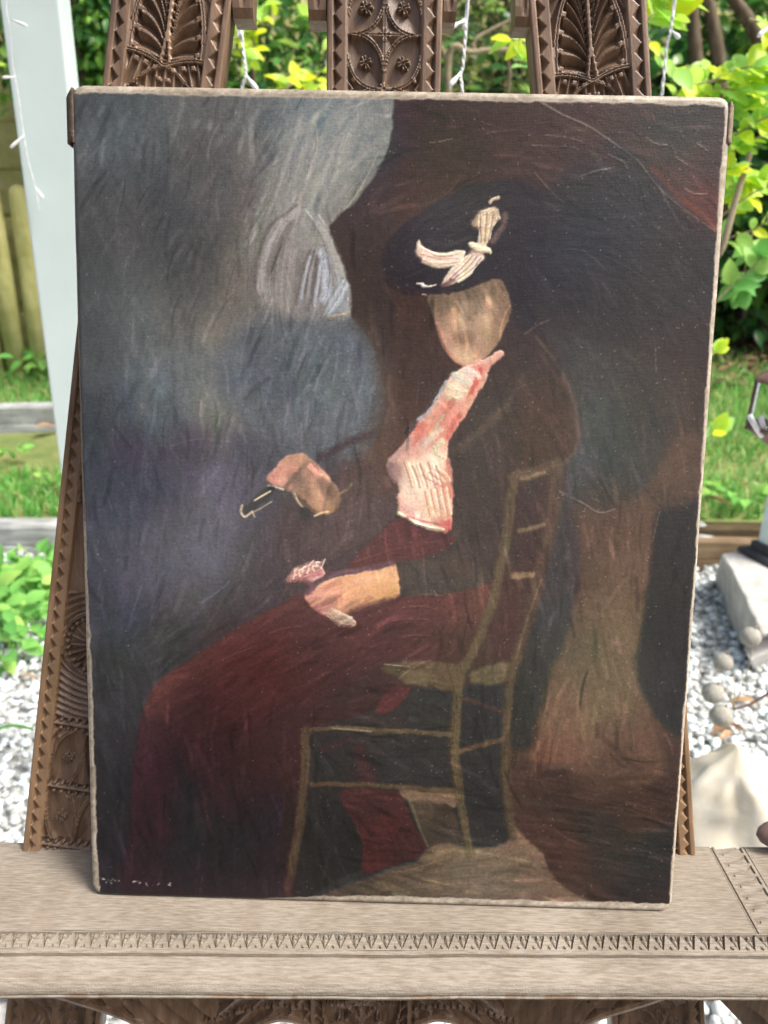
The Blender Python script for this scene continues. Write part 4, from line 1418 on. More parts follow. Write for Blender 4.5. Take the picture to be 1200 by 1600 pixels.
for q in range(9):
    t_ = q / 8
    stroke([(736 + 18 * t_, 399 + 4 * t_), (722 + 18 * t_, 415 + 6 * t_), (702 + 14 * t_, 434 + 4 * t_)], (1.8, 1.4), [(244, 236, 220), (150, 112, 106), (226, 208, 190)][q % 3], 0.75, 0.3, 0.55, smooth=4)
for q in range(8):
    t_ = q / 7
    stroke([(748 + 22 * t_, 336 + 4 * math.sin(q)), (748 + 20 * t_, 352), (750 + 12 * t_, 380)], (1.8, 1.4), [(240, 226, 194), (128, 98, 76), (214, 196, 160)][q % 3], 0.75, 0.3, 0.55, smooth=4)
stroke([(736, 383), (750, 387), (765, 391)], (9, 8), (236, 224, 190), 0.98, 0.3, 0.6)
stroke([(735, 391), (750, 395), (764, 396)], (1.6, 1.6), (130, 104, 80), 0.8, 0.4, 0.1)
# --- pink and cream bodice
region([(782, 547), (787, 556), (770, 570), (758, 592), (747, 616), (736, 636), (724, 656), (711, 673), (701, 690), (698, 710), (701, 735), (705, 760), (707, 790), (705, 815), (700, 831), (690, 834), (665, 826), (640, 816), (625, 806), (620, 785), (622, 760), (611, 746), (604, 731), (607, 718), (621, 704), (633, 689), (646, 671), (657, 657), (674, 641), (689, 617), (701, 592), (714, 580), (727, 572), (746, 568), (766, 557)],
       [(775, 555, (222, 164, 146)), (745, 575, (206, 130, 118)), (755, 590, (212, 138, 122)), (720, 590, (226, 200, 180)), (735, 582, (232, 206, 190)), (715, 610, (222, 206, 176)), (740, 612, (220, 158, 136)), (700, 640, (206, 142, 122)), (720, 640, (214, 152, 132)), (680, 650, (208, 150, 130)), (660, 668, (206, 118, 104)), (700, 668, (206, 134, 118)), (665, 690, (206, 160, 142)), (640, 700, (196, 146, 128)), (612, 735, (150, 118, 112)), (650, 730, (234, 214, 186)), (680, 720, (236, 218, 192)), (660, 760, (236, 220, 194)), (700, 750, (208, 140, 120)), (640, 780, (228, 202, 180)), (680, 790, (230, 204, 178)), (700, 800, (214, 166, 142)), (660, 820, (230, 206, 176)), (700, 822, (196, 112, 104)), (630, 800, (206, 158, 148))], 2.2, 1.0, 3, 0.35)
sb = np.where((QX > 590) & (QX < 800) & (QY > 540) & (QY < 850))[0]
for (pts, w, c, h) in [
    ([(780, 552), (765, 562), (745, 570)], (9, 8), (232, 186, 166), .5), ([(752, 580), (742, 600), (733, 622)], (8, 8), (206, 106, 94), .3), ([(762, 580), (752, 604)], (5, 6), (226, 176, 156), .4),
    ([(728, 580), (742, 584), (748, 590)], (11, 9), (240, 224, 210), .6), ([(710, 588), (722, 592), (732, 598)], (14, 12), (232, 218, 200), .6), ([(702, 606), (716, 608), (726, 612)], (9, 8), (234, 222, 188), .6), ([(700, 618), (712, 622), (722, 622)], (8, 6), (230, 218, 182), .6),
    ([(697, 598), (684, 622), (670, 642), (655, 658)], (6, 7), (198, 190, 186), .5), ([(690, 622), (676, 646), (664, 668)], (8, 8), (222, 172, 148), .4), ([(708, 628), (694, 648), (684, 664)], (10, 9), (200, 132, 114), .3), ([(736, 622), (724, 640), (718, 650)], (10, 9), (228, 176, 150), .5), ([(718, 650), (706, 664), (700, 684)], (9, 7), (204, 120, 106), .3),
    ([(692, 650), (678, 672), (668, 688)], (6, 6), (206, 186, 150), .5), ([(690, 670), (675, 684), (660, 700)], (9, 8), (228, 206, 186), .5), ([(664, 664), (654, 680), (645, 694)], (12, 9), (212, 138, 120), .3), ([(640, 688), (625, 706), (612, 722)], (7, 7), (188, 158, 148), .4),
    ([(660, 692), (642, 706), (626, 720)], (8, 8), (220, 176, 160), .45), ([(690, 690), (680, 704), (690, 716)], (11, 8), (230, 216, 182), .6), ([(612, 726), (610, 740), (618, 752)], (9, 8), (140, 112, 108), .4), ([(700, 720), (702, 745), (705, 775)], (8, 8), (212, 142, 124), .4)]:
    stroke(pts, w, c, 0.9, 0.35, h, 0.2, c2=tuple(int(k * 0.86) for k in c))
for q in range(9):      # palette-knife ribs
    x0 = 632 + 6.2 * q
    stroke([(x0, 722 + (q % 3) * 3), (x0 + 7, 742), (x0 + 12, 762 - (q % 2) * 5)], (3.6, 2.6), (242, 228, 202) if q % 2 else (190, 150, 126), 0.9, 0.3, 0.7)
for q in range(6):
    stroke([(660 + q * 5, 742 - q * 2), (672 + q * 5, 750 - q * 2), (684 + q * 4, 756 - q)], (3, 3), (232, 216, 190) if q % 2 else (196, 152, 132), 0.8, 0.3, 0.5)
for q in range(8):
    x0 = 664 + 4.8 * q
    stroke([(x0, 768 - q), (x0 + 4, 786), (x0 + 8, 806 - (q % 3) * 3)], (3.2, 2.4), (240, 220, 194) if q % 2 else (192, 146, 122), 0.85, 0.3, 0.6)
stroke([(624, 802), (640, 812), (664, 822), (692, 828)], (7, 6), (236, 222, 190), 0.95, 0.3, 0.8)
stroke([(636, 806), (660, 814), (690, 820)], (3, 3), (196, 110, 104), 0.8, 0.4, 0.3)
stroke([(660, 790), (690, 800), (698, 815)], (5, 5), (222, 180, 150), 0.7, 0.4, 0.4)
stroke([(699, 815), (702, 826)], (8, 6), (186, 96, 92), 0.9, 0.4, 0.4)
stroke([(622, 775), (628, 790), (638, 800)], (8, 8), (218, 176, 162), 0.7, 0.5, 0.5, 0.3)
stroke([(638, 668), (634, 676)], (4, 4), (36, 32, 34), 0.8, 0.5, 0.2)
# --- skirt
region([(229, 1100), (236, 1084), (252, 1060), (290, 1035), (340, 1003), (400, 965), (450, 940), (480, 931), (560, 945), (622, 932), (680, 932), (740, 920), (772, 914), (768, 960), (745, 1010), (722, 1040), (640, 1040), (590, 1045), (600, 1090), (560, 1125), (482, 1140), (480, 1230), (462, 1340), (452, 1420), (195, 1420), (202, 1310), (206, 1220), (215, 1150)],
       [(420, 990, (82, 41, 40)), (340, 1030, (86, 42, 41)), (290, 1060, (84, 42, 41)), (245, 1090, (94, 49, 50)), (560, 980, (82, 42, 41)), (640, 960, (92, 46, 42)), (700, 950, (98, 50, 44)), (750, 930, (94, 58, 46)), (600, 1010, (76, 46, 46)), (680, 1000, (82, 46, 42)), (720, 1010, (72, 50, 44)), (500, 1050, (70, 40, 39)), (400, 1080, (70, 39, 39)), (320, 1120, (68, 37, 40)), (250, 1150, (66, 38, 44)), (225, 1200, (68, 36, 48)), (230, 1280, (54, 33, 41)), (300, 1220, (52, 36, 42)), (330, 1180, (66, 38, 42)), (350, 1250, (60, 39, 41)), (400, 1180, (62, 39, 39)), (440, 1120, (60, 40, 40)), (430, 1280, (48, 38, 45)), (380, 1330, (46, 37, 43)), (280, 1360, (46, 35, 42)), (220, 1370, (50, 34, 42)), (540, 1090, (56, 43, 43)), (450, 1380, (50, 40, 46))], 4, 1.0, 2, grain=4, ang=-35)
stroke([(240, 1092), (262, 1066), (320, 1030), (400, 975), (470, 935)], (14, 16), (98, 50, 46), 0.5, 0.9)
stroke([(300, 1160), (330, 1215), (350, 1260)], (14, 16), (78, 40, 48), 0.4, 0.9)
stroke([(240, 1150), (245, 1230), (255, 1300)], (16, 20), (70, 34, 44), 0.5, 0.9)
stroke([(270, 1170), (290, 1230), (300, 1300)], (18, 26), (44, 36, 42), 0.5, 0.9)
stroke([(225, 1100), (240, 1068), (300, 1025), (390, 966), (450, 938)], (3, 3), (60, 56, 56), 0.6, 0.7)
for (x0, y0, x1, y1) in [(615, 970, 668, 968), (640, 948, 682, 952), (655, 930, 690, 932), (630, 995, 672, 994), (420, 990, 470, 978), (330, 1040, 400, 1010)]:
    stroke([(x0, y0), ((x0 + x1) / 2, (y0 + y1) / 2 - 2), (x1, y1)], (2, 1.6), (132, 84, 74), 0.6, 0.5, 0.3, 0.3)
# flap of red above the hand
region([(540, 890), (566, 860), (598, 832), (622, 810), (660, 828), (698, 836), (714, 838), (702, 854), (660, 870), (610, 880), (570, 890)], [(570, 870, (80, 42, 42)), (640, 850, (88, 43, 41)), (700, 845, (80, 46, 44)), (620, 825, (84, 42, 44))], 3, 1.0, 3, grain=5, ang=-15)
stroke([(550, 880), (620, 858), (690, 845)], (2, 2), (116, 70, 64), 0.4, 0.5, 0.2, 0.4)
# --- upper hand and opera glass
region([(417, 746), (421, 739), (432, 730), (440, 718), (455, 709), (470, 708), (481, 714), (492, 722), (506, 735), (518, 751), (529, 765), (533, 780), (526, 795), (512, 804), (498, 802), (488, 795), (478, 785), (465, 775), (450, 768), (438, 762), (426, 757), (420, 752)],
       [(430, 745, (206, 148, 132)), (455, 725, (190, 146, 122)), (440, 755, (208, 160, 138)), (470, 715, (172, 134, 108)), (465, 745, (112, 88, 74)), (480, 735, (118, 92, 76)), (490, 755, (160, 126, 108)), (475, 765, (140, 108, 84)), (500, 780, (178, 138, 114)), (515, 770, (126, 96, 74)), (505, 740, (206, 156, 134)), (495, 795, (164, 126, 98)), (520, 790, (150, 116, 86))], 2, 1.0, 3, 0.15)
stroke([(424, 745), (440, 738), (462, 733)], (14, 10), (210, 154, 138), 0.7, 0.5, 0.2, 0.2, c2=(186, 134, 112))
stroke([(460, 776), (480, 792), (505, 803)], (6, 6), (112, 84, 64), 0.6, 0.8)
stroke([(531, 768), (532, 782), (524, 796)], (6, 6), (96, 72, 56), 0.6, 0.8)
stroke([(484, 728), (498, 740), (512, 750)], (9, 6), (224, 170, 148), 0.9, 0.4, 0.3)
stroke([(470, 734), (456, 750), (446, 762)], (7, 8), (104, 82, 70), 0.8, 0.6)
stroke([(478, 738), (486, 752), (496, 776), (500, 792)], (14, 12), (188, 148, 124), 0.6, 0.6, 0.2)
stroke([(502, 752), (512, 765), (520, 778)], (14, 12), (118, 90, 70), 0.7, 0.7)
stroke([(460, 772), (466, 785), (474, 794)], (4, 3), (196, 184, 150), 0.8, 0.5, 0.4, 0.3)
stroke([(492, 806), (502, 802), (512, 800)], (4, 4), (212, 192, 150), 0.9, 0.4, 0.45, 0.25)
stroke([(420, 760), (432, 762), (442, 765)], (5, 4), (200, 190, 158), 0.9, 0.4, 0.45, 0.3)
stroke([(424, 766), (405, 780), (388, 798)], (14, 16), (44, 44, 43), 0.95, 0.4)
stroke([(422, 768), (408, 776), (398, 782)], (3, 3), (218, 206, 176), 0.95, 0.3, 0.5)
stroke([(378, 790), (376, 800), (382, 808), (394, 800)], (4, 4), (204, 190, 156), 0.9, 0.4, 0.5, 0.2)
stroke([(424, 784), (408, 794), (394, 801)], (2.4, 2), (178, 168, 140), 0.8, 0.4, 0.3)
stroke([(394, 800), (398, 808)], (2.4, 2), (196, 184, 156), 0.8, 0.4, 0.3)
region([(467, 798), (474, 793), (484, 796), (485, 806), (477, 812), (469, 808)], (42, 43, 42), 2, 0.9)
stroke([(530, 772), (540, 766), (550, 756)], (5, 3), (150, 132, 104), 0.5, 0.6, 0.25, 0.5)
# --- lower hand, cuff frills
region([(477, 931), (484, 922), (500, 912), (520, 904), (560, 895), (600, 887), (617, 882), (621, 890), (623, 932), (600, 935), (570, 945), (545, 955), (525, 963), (510, 962), (495, 955), (482, 945)],
       [(490, 935, (204, 150, 128)), (510, 920, (214, 160, 134)), (520, 945, (216, 164, 134)), (550, 915, (216, 166, 128)), (600, 905, (220, 172, 128)), (600, 928, (206, 156, 112)), (560, 940, (204, 154, 116)), (525, 930, (216, 158, 130)), (500, 950, (204, 152, 134))], 2, 1.0, 3, 0.18, grain=5, ang=-10)
stroke([(622, 930), (575, 944), (530, 961)], (7, 6), (164, 118, 84), 0.55, 0.8)
stroke([(560, 908), (590, 901), (612, 896)], (10, 9), (230, 186, 146), 0.5, 0.8, 0.1)
stroke([(500, 935), (508, 922), (522, 912)], (6, 5), (190, 134, 116), 0.5, 0.7, 0.2)
stroke([(532, 908), (534, 925), (532, 945)], (3, 3), (190, 138, 108), 0.5, 0.7)
stroke([(480, 926), (500, 908), (530, 896), (575, 888), (616, 880)], (8, 9), (92, 70, 82), 0.9, 0.5)
region([(450, 905), (456, 895), (468, 888), (488, 881), (500, 884), (508, 895), (500, 903), (485, 910), (478, 908), (466, 904), (455, 909)], (206, 168, 156), 1.6, 0.95, 3, 0.3)
region([(512, 958), (522, 952), (545, 961), (558, 972), (551, 980), (535, 979), (521, 972)], (232, 224, 200), 1.6, 0.97, 3, 0.4)
stroke([(452, 905), (462, 895), (480, 886), (496, 883)], (12, 10), (214, 196, 176), 0.9, 0.35, 0.5, 0.35, c2=(128, 72, 72))
stroke([(462, 906), (478, 900), (500, 893)], (13, 10), (204, 150, 140), 0.85, 0.4, 0.45, 0.3, c2=(132, 70, 70))
for q in range(14):
    x0, y0 = 455 + 3.6 * q, 903 - 1.4 * q + 3 * math.sin(q * 2.1)
    stroke([(x0, y0), (x0 + 3 * math.cos(q), y0 - 6), (x0 + 6, y0 - 10 + 4 * math.sin(q * 1.3))], (2.6, 1.8), (232, 216, 196) if q % 3 else (196, 132, 126), 0.9, 0.3, 0.5)
for q in range(8):
    stroke([(516 + 4 * q, 956 + 1.6 * q), (523 + 4 * q, 964 + 1.8 * q), (528 + 3.4 * q, 969 + 1.2 * q)], (3.2, 2.2), (236, 228, 204) if q % 3 else (190, 158, 134), 0.9, 0.3, 0.5)
for q in range(0):
    stroke([(462 + q * 8, 892 - q), (466 + q * 8, 904 - q)], (3, 2), (228, 210, 192), 0.9, 0.3, 0.5)
stroke([(478, 905), (486, 912)], (8, 8), (120, 72, 74), 0.6, 0.6)
stroke([(516, 958), (530, 965), (552, 974)], (16, 11), (228, 218, 190), 0.97, 0.35, 0.55, 0.25, c2=(168, 130, 108))
stroke([(522, 970), (535, 977), (548, 978)], (4, 3), (150, 84, 84), 0.6, 0.5, 0.2)
region([(768, 905), (800, 890), (850, 868), (845, 920), (826, 980), (806, 1036), (722, 1044), (748, 1005), (764, 960)], [(790, 930, (72, 50, 46)), (830, 900, (62, 46, 42)), (790, 1000, (70, 44, 42)), (750, 1020, (66, 48, 42))], 6, 0.95, 3, grain=4, ang=100)
region([(560, 1050), (600, 1030), (730, 1040), (800, 1040), (800, 1075), (700, 1085), (600, 1090), (545, 1110)], [(580, 1070, (62, 46, 44)), (700, 1060, (66, 52, 44)), (770, 1060, (60, 50, 46))], 8, 0.95, 3)
# --- dark beneath the chair
region([(486, 1142), (560, 1120), (600, 1090), (640, 1072), (712, 1078), (795, 1060), (792, 1200), (800, 1320), (735, 1330), (660, 1320), (560, 1360), (520, 1380), (455, 1410), (470, 1300), (480, 1220)],
       [(540, 1170, (50, 46, 47)), (600, 1130, (58, 50, 49)), (660, 1110, (54, 52, 51)), (640, 1190, (48, 47, 47)), (510, 1190, (47, 46, 45)), (500, 1290, (46, 44, 44)), (480, 1350, (46, 42, 48)), (530, 1340, (44, 43, 46)), (760, 1090, (50, 48, 50)), (755, 1200, (46, 46, 45)), (760, 1290, (48, 42, 44)), (700, 1200, (50, 48, 48)), (570, 1210, (56, 44, 47))], 4, 1.0, 2, grain=3, ang=80)
region([(586, 1113), (602, 1086), (618, 1074), (642, 1074), (628, 1096), (606, 1114)], (98, 48, 48), 3, 0.85, grain=6, ang=-35)
stroke([(560, 1170), (570, 1200), (575, 1215)], (16, 20), (74, 42, 48), 0.5, 0.9)
stroke([(505, 1172), (545, 1155)], (6, 5), (76, 46, 50), 0.5, 0.8)
region([(536, 1232), (620, 1236), (632, 1252), (645, 1285), (668, 1326), (640, 1345), (600, 1356), (568, 1364), (566, 1320), (552, 1285), (538, 1260)], [(570, 1260, (82, 46, 48)), (600, 1300, (92, 44, 46)), (640, 1320, (84, 46, 46)), (580, 1345, (90, 42, 46))], 3, 1.0, 3, grain=5, ang=75)
region([(627, 1234), (706, 1238), (712, 1262), (690, 1258), (645, 1254)], (134, 108, 86), 3, 0.95, grain=6, ang=5)
region([(642, 1254), (700, 1258), (718, 1300), (722, 1322), (668, 1322), (652, 1285)], [(660, 1270, (94, 78, 66)), (700, 1300, (80, 66, 58)), (690, 1275, (76, 62, 54))], 4, 0.95, grain=5, ang=75)
stroke([(640, 1252), (655, 1292), (668, 1322)], (5, 3), (140, 126, 104), 0.6, 0.6, 0.15, 0.4)
# --- floor
region([(490, 1430), (520, 1392), (560, 1376), (610, 1357), (648, 1346), (670, 1324), (700, 1318), (740, 1326), (790, 1318), (805, 1292), (822, 1312), (850, 1335), (858, 1362), (885, 1390), (910, 1430)],
       [(560, 1390, (92, 82, 74)), (620, 1370, (106, 92, 78)), (690, 1330, (132, 108, 84)), (720, 1360, (112, 94, 78)), (760, 1330, (122, 102, 84)), (820, 1320, (122, 98, 78)), (840, 1370, (112, 90, 74)), (700, 1400, (100, 86, 74)), (800, 1400, (108, 92, 78)), (650, 1395, (90, 80, 72))], 4, 1.0, 2, 0.06, grain=7, ang=8)
# --- chair, olive-ochre strokes
oli, oc2 = (112, 98, 70), (84, 66, 48)
region([(596, 1045), (618, 1036), (660, 1034), (716, 1040), (716, 1076), (690, 1078), (640, 1068)], [(610, 1045, (84, 74, 60)), (650, 1040, (106, 86, 62)), (690, 1055, (98, 80, 58)), (650, 1062, (106, 94, 72))], 4, 0.95, grain=9, ang=5)
region([(738, 1050), (770, 1038), (800, 1036), (796, 1064), (742, 1068)], (112, 98, 72), 5, 0.85, grain=10, ang=-5)
stroke([(600, 1038), (640, 1042)], (2, 2), (190, 180, 150), 0.6, 0.5, 0.2, 0.3)
stroke([(870, 735), (866, 790), (858, 830), (850, 870), (835, 930), (822, 980), (808, 1025)], (22, 16), (88, 70, 56), 0.85, 0.6, 0.05, c2=(72, 56, 48))
stroke([(808, 1025), (798, 1060), (792, 1120), (790, 1200), (795, 1260), (800, 1312)], (14, 14), (100, 86, 62), 0.8, 0.6, 0.08, 0.1, c2=oc2)
stroke([(846, 905), (822, 975), (806, 1030)], (3, 3), (116, 104, 80), 0.5, 0.6)
stroke([(806, 742), (798, 775), (795, 820), (785, 870), (775, 920), (760, 970), (740, 1015), (725, 1042)], (13, 15), (98, 82, 60), 0.9, 0.45, 0.10, 0.1, c2=(86, 74, 54))
stroke([(725, 1042), (716, 1075), (712, 1120), (712, 1180), (718, 1240), (726, 1290), (734, 1334)], (14, 13), (114, 98, 70), 0.9, 0.45, 0.12, 0.1, c2=(90, 74, 52))
stroke([(702, 1120), (703, 1180), (710, 1240)], (2, 2), (84, 54, 44), 0.6, 0.6)
stroke([(803, 750), (835, 738), (872, 724)], (18, 14), (98, 82, 62), 0.9, 0.6, 0.06, c2=(76, 60, 50))
stroke([(815, 748), (838, 742), (850, 738)], (7, 5), (146, 120, 92), 0.6, 0.6, 0.2, 0.35)
stroke([(812, 830), (830, 826), (850, 820)], (8, 7), (118, 100, 74), 0.85, 0.5, 0.1, 0.2)
stroke([(802, 900), (818, 898), (832, 897)], (10, 9), (136, 112, 80), 0.85, 0.5, 0.12, 0.2)
stroke([(478, 1140), (477, 1180), (473, 1235), (467, 1290), (459, 1340), (451, 1385)], (14, 13), (100, 80, 57), 0.9, 0.45, 0.1, 0.1, c2=(92, 76, 56))
stroke([(450, 1380), (447, 1394)], (18, 16), (84, 54, 62), 0.7, 0.7)
stroke([(484, 1141), (530, 1137), (560, 1139), (620, 1142), (704, 1148)], (6, 8), (112, 96, 74), 0.9, 0.4, 0.12, 0.1, c2=(96, 84, 64))
stroke([(520, 1138), (560, 1141), (580, 1143)], (3, 3), (160, 148, 116), 0.7, 0.5, 0.2)
stroke([(486, 1225), (560, 1226), (640, 1231), (712, 1238)], (7, 8), (104, 84, 62), 0.9, 0.4, 0.12, 0.1, c2=(98, 72, 54))
stroke([(720, 1174), (750, 1165), (786, 1154)], (8, 7), (104, 80, 58), 0.85, 0.5, 0.08, 0.15)
stroke([(722, 1092), (760, 1102), (790, 1116)], (6, 6), (84, 62, 52), 0.7, 0.6)
comb([(480, 935), (350, 1010), (235, 1095)], [(740, 930), (600, 1040), (300, 1180)], 34, [(88, 46, 44), (70, 36, 36), (96, 52, 48), (60, 34, 36)], 8, 0.28, 0.08)
comb([(560, 1390), (680, 1345), (800, 1325)], [(560, 1405), (720, 1400), (890, 1402)], 22, [(124, 106, 86), (100, 86, 74), (136, 114, 92), (88, 76, 66)], 5, 0.35, 0.07)
comb([(640, 165), (640, 300), (560, 420)], [(900, 170), (840, 240), (640, 300)], 22, [(74, 54, 48), (60, 42, 38), (80, 60, 54)], 8, 0.25, 0.07)
comb([(850, 260), (930, 270), (1000, 330)], [(860, 420), (960, 440), (1090, 520)], 30, [(60, 58, 60), (46, 44, 46), (68, 66, 66)], 5, 0.28, 0.10)
# --- knife ridges and scratches, top right
for pts, w, al in [([(845, 160), (880, 180), (920, 198), (968, 230)], 2.4, .6), ([(968, 230), (995, 250), (1010, 270)], 1.8, .4), ([(850, 212), (880, 214), (910, 222)], 2, .45), ([(830, 228), (870, 228), (905, 232)], 1.8, .35), ([(1010, 215), (1022, 224), (1042, 227)], 2.2, .45), ([(1088, 224), (1106, 236)], 2.2, .45), ([(1055, 245), (1074, 258)], 2, .4), ([(908, 275), (930, 268), (958, 262)], 2.4, .4), ([(950, 242), (972, 252), (980, 264)], 2.2, .4), ([(835, 270), (862, 300), (880, 316)], 2.2, .35), ([(1070, 295), (1085, 303), (1105, 303)], 2.2, .45), ([(1030, 290), (1050, 330), (1070, 360)], 2, .3),
                   ([(672, 223), (690, 221), (706, 217)], 2.4, .5), ([(752, 190), (766, 195)], 1.6, .4), ([(760, 208), (776, 206)], 1.6, .35), ([(874, 768), (905, 783), (936, 801), (960, 796)], 2.2, .55), ([(925, 778), (937, 784)], 1.6, .4), ([(1024, 545), (1025, 582)], 1.6, .4), ([(820, 522), (840, 508), (858, 500)], 3, .3), ([(852, 590), (800, 610)], 1.2, .2), ([(910, 390), (930, 405), (945, 420)], 2, .3), ([(560, 890), (548, 900)], 1.5, .3), ([(260, 700), (310, 686), (360, 690)], 1.6, .2), ([(1020, 845), (1030, 800)], 1.8, .35)]:
    stroke(pts, (w, w * .8), (150, 142, 134), al, 0.4, 0.3, 0.25)
ANG = [(200, 250, 112), (450, 230, 118), (300, 450, 108), (480, 560, 110), (250, 620, 95), (220, 820, 85), (350, 800, 95), (200, 1150, 80), (320, 1020, -33), (520, 980, -22), (300, 1250, 80), (420, 1250, 85), (700, 230, 4), (580, 430, 80), (620, 620, 95), (700, 320, -28), (950, 220, 25), (1050, 320, 45), (900, 350, 20), (980, 480, 60), (930, 650, 80), (830, 660, 70), (760, 800, 78), (960, 980, 88), (1050, 960, 90), (950, 1280, 12), (850, 1120, 95), (720, 1370, 6), (620, 1190, 10), (1080, 200, 15), (740, 500, 80), (660, 760, 75)]
GX, GY = QX.reshape(NY, NX), QY.reshape(NY, NX)
AC = COL.reshape(NY, NX, 3)
HH = HGT.reshape(NY, NX)
for q in range(4200):
    i, j = int(rng.integers(4, NX - 4)), int(rng.integers(4, NY - 4))
    x0, y0 = GX[j, i], GY[j, i]
    wv_ = [1.0 / ((x0 - a) ** 2 + (y0 - b) ** 2 + 400) ** 1.5 for a, b, c in ANG]
    cs_ = sum(w * math.cos(2 * math.radians(c[2])) for w, c in zip(wv_, ANG))
    sn_ = sum(w * math.sin(2 * math.radians(c[2])) for w, c in zip(wv_, ANG))
    th = 0.5 * math.atan2(sn_, cs_) + rng.normal(0, 0.22)
    Ld, Wd = rng.uniform(10, 42), rng.uniform(1.8, 6.5)
    r_ = int((Ld + 6) * 0.68) + 2
    sl = (slice(max(j - r_, 0), j + r_), slice(max(i - r_, 0), i + r_))
    dx, dy = GX[sl] - x0, GY[sl] - y0
    a_l = dx * math.cos(th) + dy * math.sin(th)
    b_l = -dx * math.sin(th) + dy * math.cos(th) + 0.003 * a_l ** 2 * rng.normal(0, 1)
    mk = sstep(1.0, 0.6, np.abs(a_l) / Ld) * sstep(1.0, 0.35, np.abs(b_l) / Wd)
    amp = rng.normal(0, 0.085) * (1 - 0.65 * float(sstep(95, 150, AC[j, i].mean())))
    AC[sl] *= (1 + amp * mk)[..., None] + mk[..., None] * rng.normal(0, 0.015, 3)
    HH[sl] = np.maximum(HH[sl], 0.015 * mk * rng.random())
# specks of dust, flakes and tiny losses
ns = 2600
sx = np.where(rng.random(ns) < 0.7, rng.uniform(480, 1100, ns), rng.uniform(140, 1100, ns))
sy = rng.uniform(170, 1400, ns)
order_x = np.argsort(QX)
grid_px = QX.reshape(NY, NX)
grid_py = QY.reshape(NY, NX)
C3 = COL.reshape(NY, NX, 3)
H2 = HGT.reshape(NY, NX)
jj_ = rng.integers(12, NY - 12, ns)
ii_ = np.where(rng.random(ns) < 0.65, rng.integers(int(NX * 0.35), NX - 10, ns), rng.integers(10, NX - 10, ns))
br = 0.10 + 0.5 * rng.random(ns) ** 2.2
tone = np.array([168, 160, 152.0])
for j, i, b in zip(jj_, ii_, br):
    C3[j, i] = C3[j, i] * (1 - b) + tone * b
    if b > 0.38:
        di, dj = rng.integers(-1, 2), rng.integers(-1, 2)
        C3[j + dj, i + di] = C3[j + dj, i + di] * 0.7 + tone * 0.3
    H2[j, i] = max(H2[j, i], 0.15)
# row of losses at the lower left corner
for (x, y) in [(150, 1371), (158, 1375), (168, 1378), (173, 1377), (183, 1376), (210, 1378), (217, 1379), (228, 1380), (243, 1381), (262, 1381)]:
    for q in range(3):
        a, b2 = x + rng.normal(0, 3.5), y + rng.normal(0, 1.6)
        stroke([(a, b2), (a + rng.uniform(.5, 3), b2 + rng.normal(0, 1))], (rng.uniform(1.2, 3.2), 1.2), (196, 192, 184), rng.uniform(.3, .8), 0.5, 0.2)

# bare linen where paint has worn off the edges
nu = fbm(UU / 0.012, VV / 0.012, 12, 4).ravel() - 0.5
nu2 = fbm((UU + 0.6 * VV) / 0.0037 + 2.5 * vnoise(UU / 0.006, VV / 0.005, 3), (VV - 0.5 * UU) / 0.0031, 13, 3).ravel() - 0.5
u_, v_ = UU.ravel() + PW / 2, VV.ravel()
dl, dr, db, dt = u_, PW - u_, v_, PH - v_
wl = 0.0020 + 0.0042 * sstep(0.48, 0.0, v_)
wr = 0.0030 + 0.0022 * sstep(0.25, 0.6, v_)
wt = 0.0066 + 0.0 * u_
wb = 0.0012 + 0.0068 * sstep(0.10, 0.24, u_)
edge = np.minimum.reduce([dl - wl, dr - wr, db - wb, dt - wt]) + 0.0026 * nu + 0.0014 * nu2
em = sstep(0.0007, -0.0005, edge)
flake = (np.minimum(dl, dr) < 0.006) & (nu2 > 0.42) & (nu > 0.04)
em = np.maximum(em, flake * 0.9)
base_l = np.array([158, 148, 132.0])[None] + (nu2 * 60 + nu * 60)[:, None] + 22 * sstep(0.5, 1.0, u_ / PW)[:, None]
base_l = base_l - 34 * sstep(0.012, 0.0, dl)[:, None] * (v_ > 0.3)[:, None]
COL[:] = COL * (1 - em[:, None]) + base_l * em[:, None]
HGT[:] = HGT * (1 - em) - 0.10 * em
mott = 0.11 * (fbm(QX / 3.6, QY / 2.9, 51, 3) - 0.5) * 2 + 0.07 * (fbm(QX / 14, QY / 11, 57, 3) - 0.5) * 2
COL[:] = COL * (1 + mott * (1 - 0.62 * sstep(95, 150, COL.mean(1))))[:, None]
COL[:] = np.clip(COL, 18, 250)

# relief: impasto, brush ridges, soft cockling of the cloth, rolled-over edges
rel = HGT * 1.25 + 0.03 * (fbm(QX / 5, QY / 5, 21, 3) - 0.5) + 0.045 * (fbm(QX / 30 + QY / 90, QY / 4 - QX / 60, 22, 2) - 0.5) + 0.4 * (fbm(QX / 160, QY / 160, 23, 2) - 0.5)
crk = np.abs(fbm(QX / 13, QY / 13, 31, 3) - 0.5)
rel += -0.05 * sstep(0.025, 0.0, crk) * sstep(0.52, 0.6, fbm(QX / 90, QY / 90, 33, 2))
dmin = np.minimum.reduce([dl, dr, db, dt])
R_ = 0.0048
roll = np.where(dmin < R_, -(R_ - np.sqrt(np.clip(R_ ** 2 - (R_ - dmin) ** 2, 0, None))), 0)
wav = 0.0007 * (fbm(v_ * 22, 0 * v_, 41, 2) - 0.5) * (dl < 0.004) - 0.0007 * (fbm(v_ * 25, 0 * v_ + 4, 42, 2) - 0.5) * (dr < 0.004)
crn = 0.0105
cu_ = np.clip(np.abs(UU.ravel()) - (PW / 2 - crn), 0, None)
cv_ = np.clip(np.abs(VV.ravel() - PH / 2) - (PH / 2 - crn), 0, None)
rad_ = np.maximum(cu_, cv_) / np.maximum(np.hypot(cu_, cv_), 1e-9)
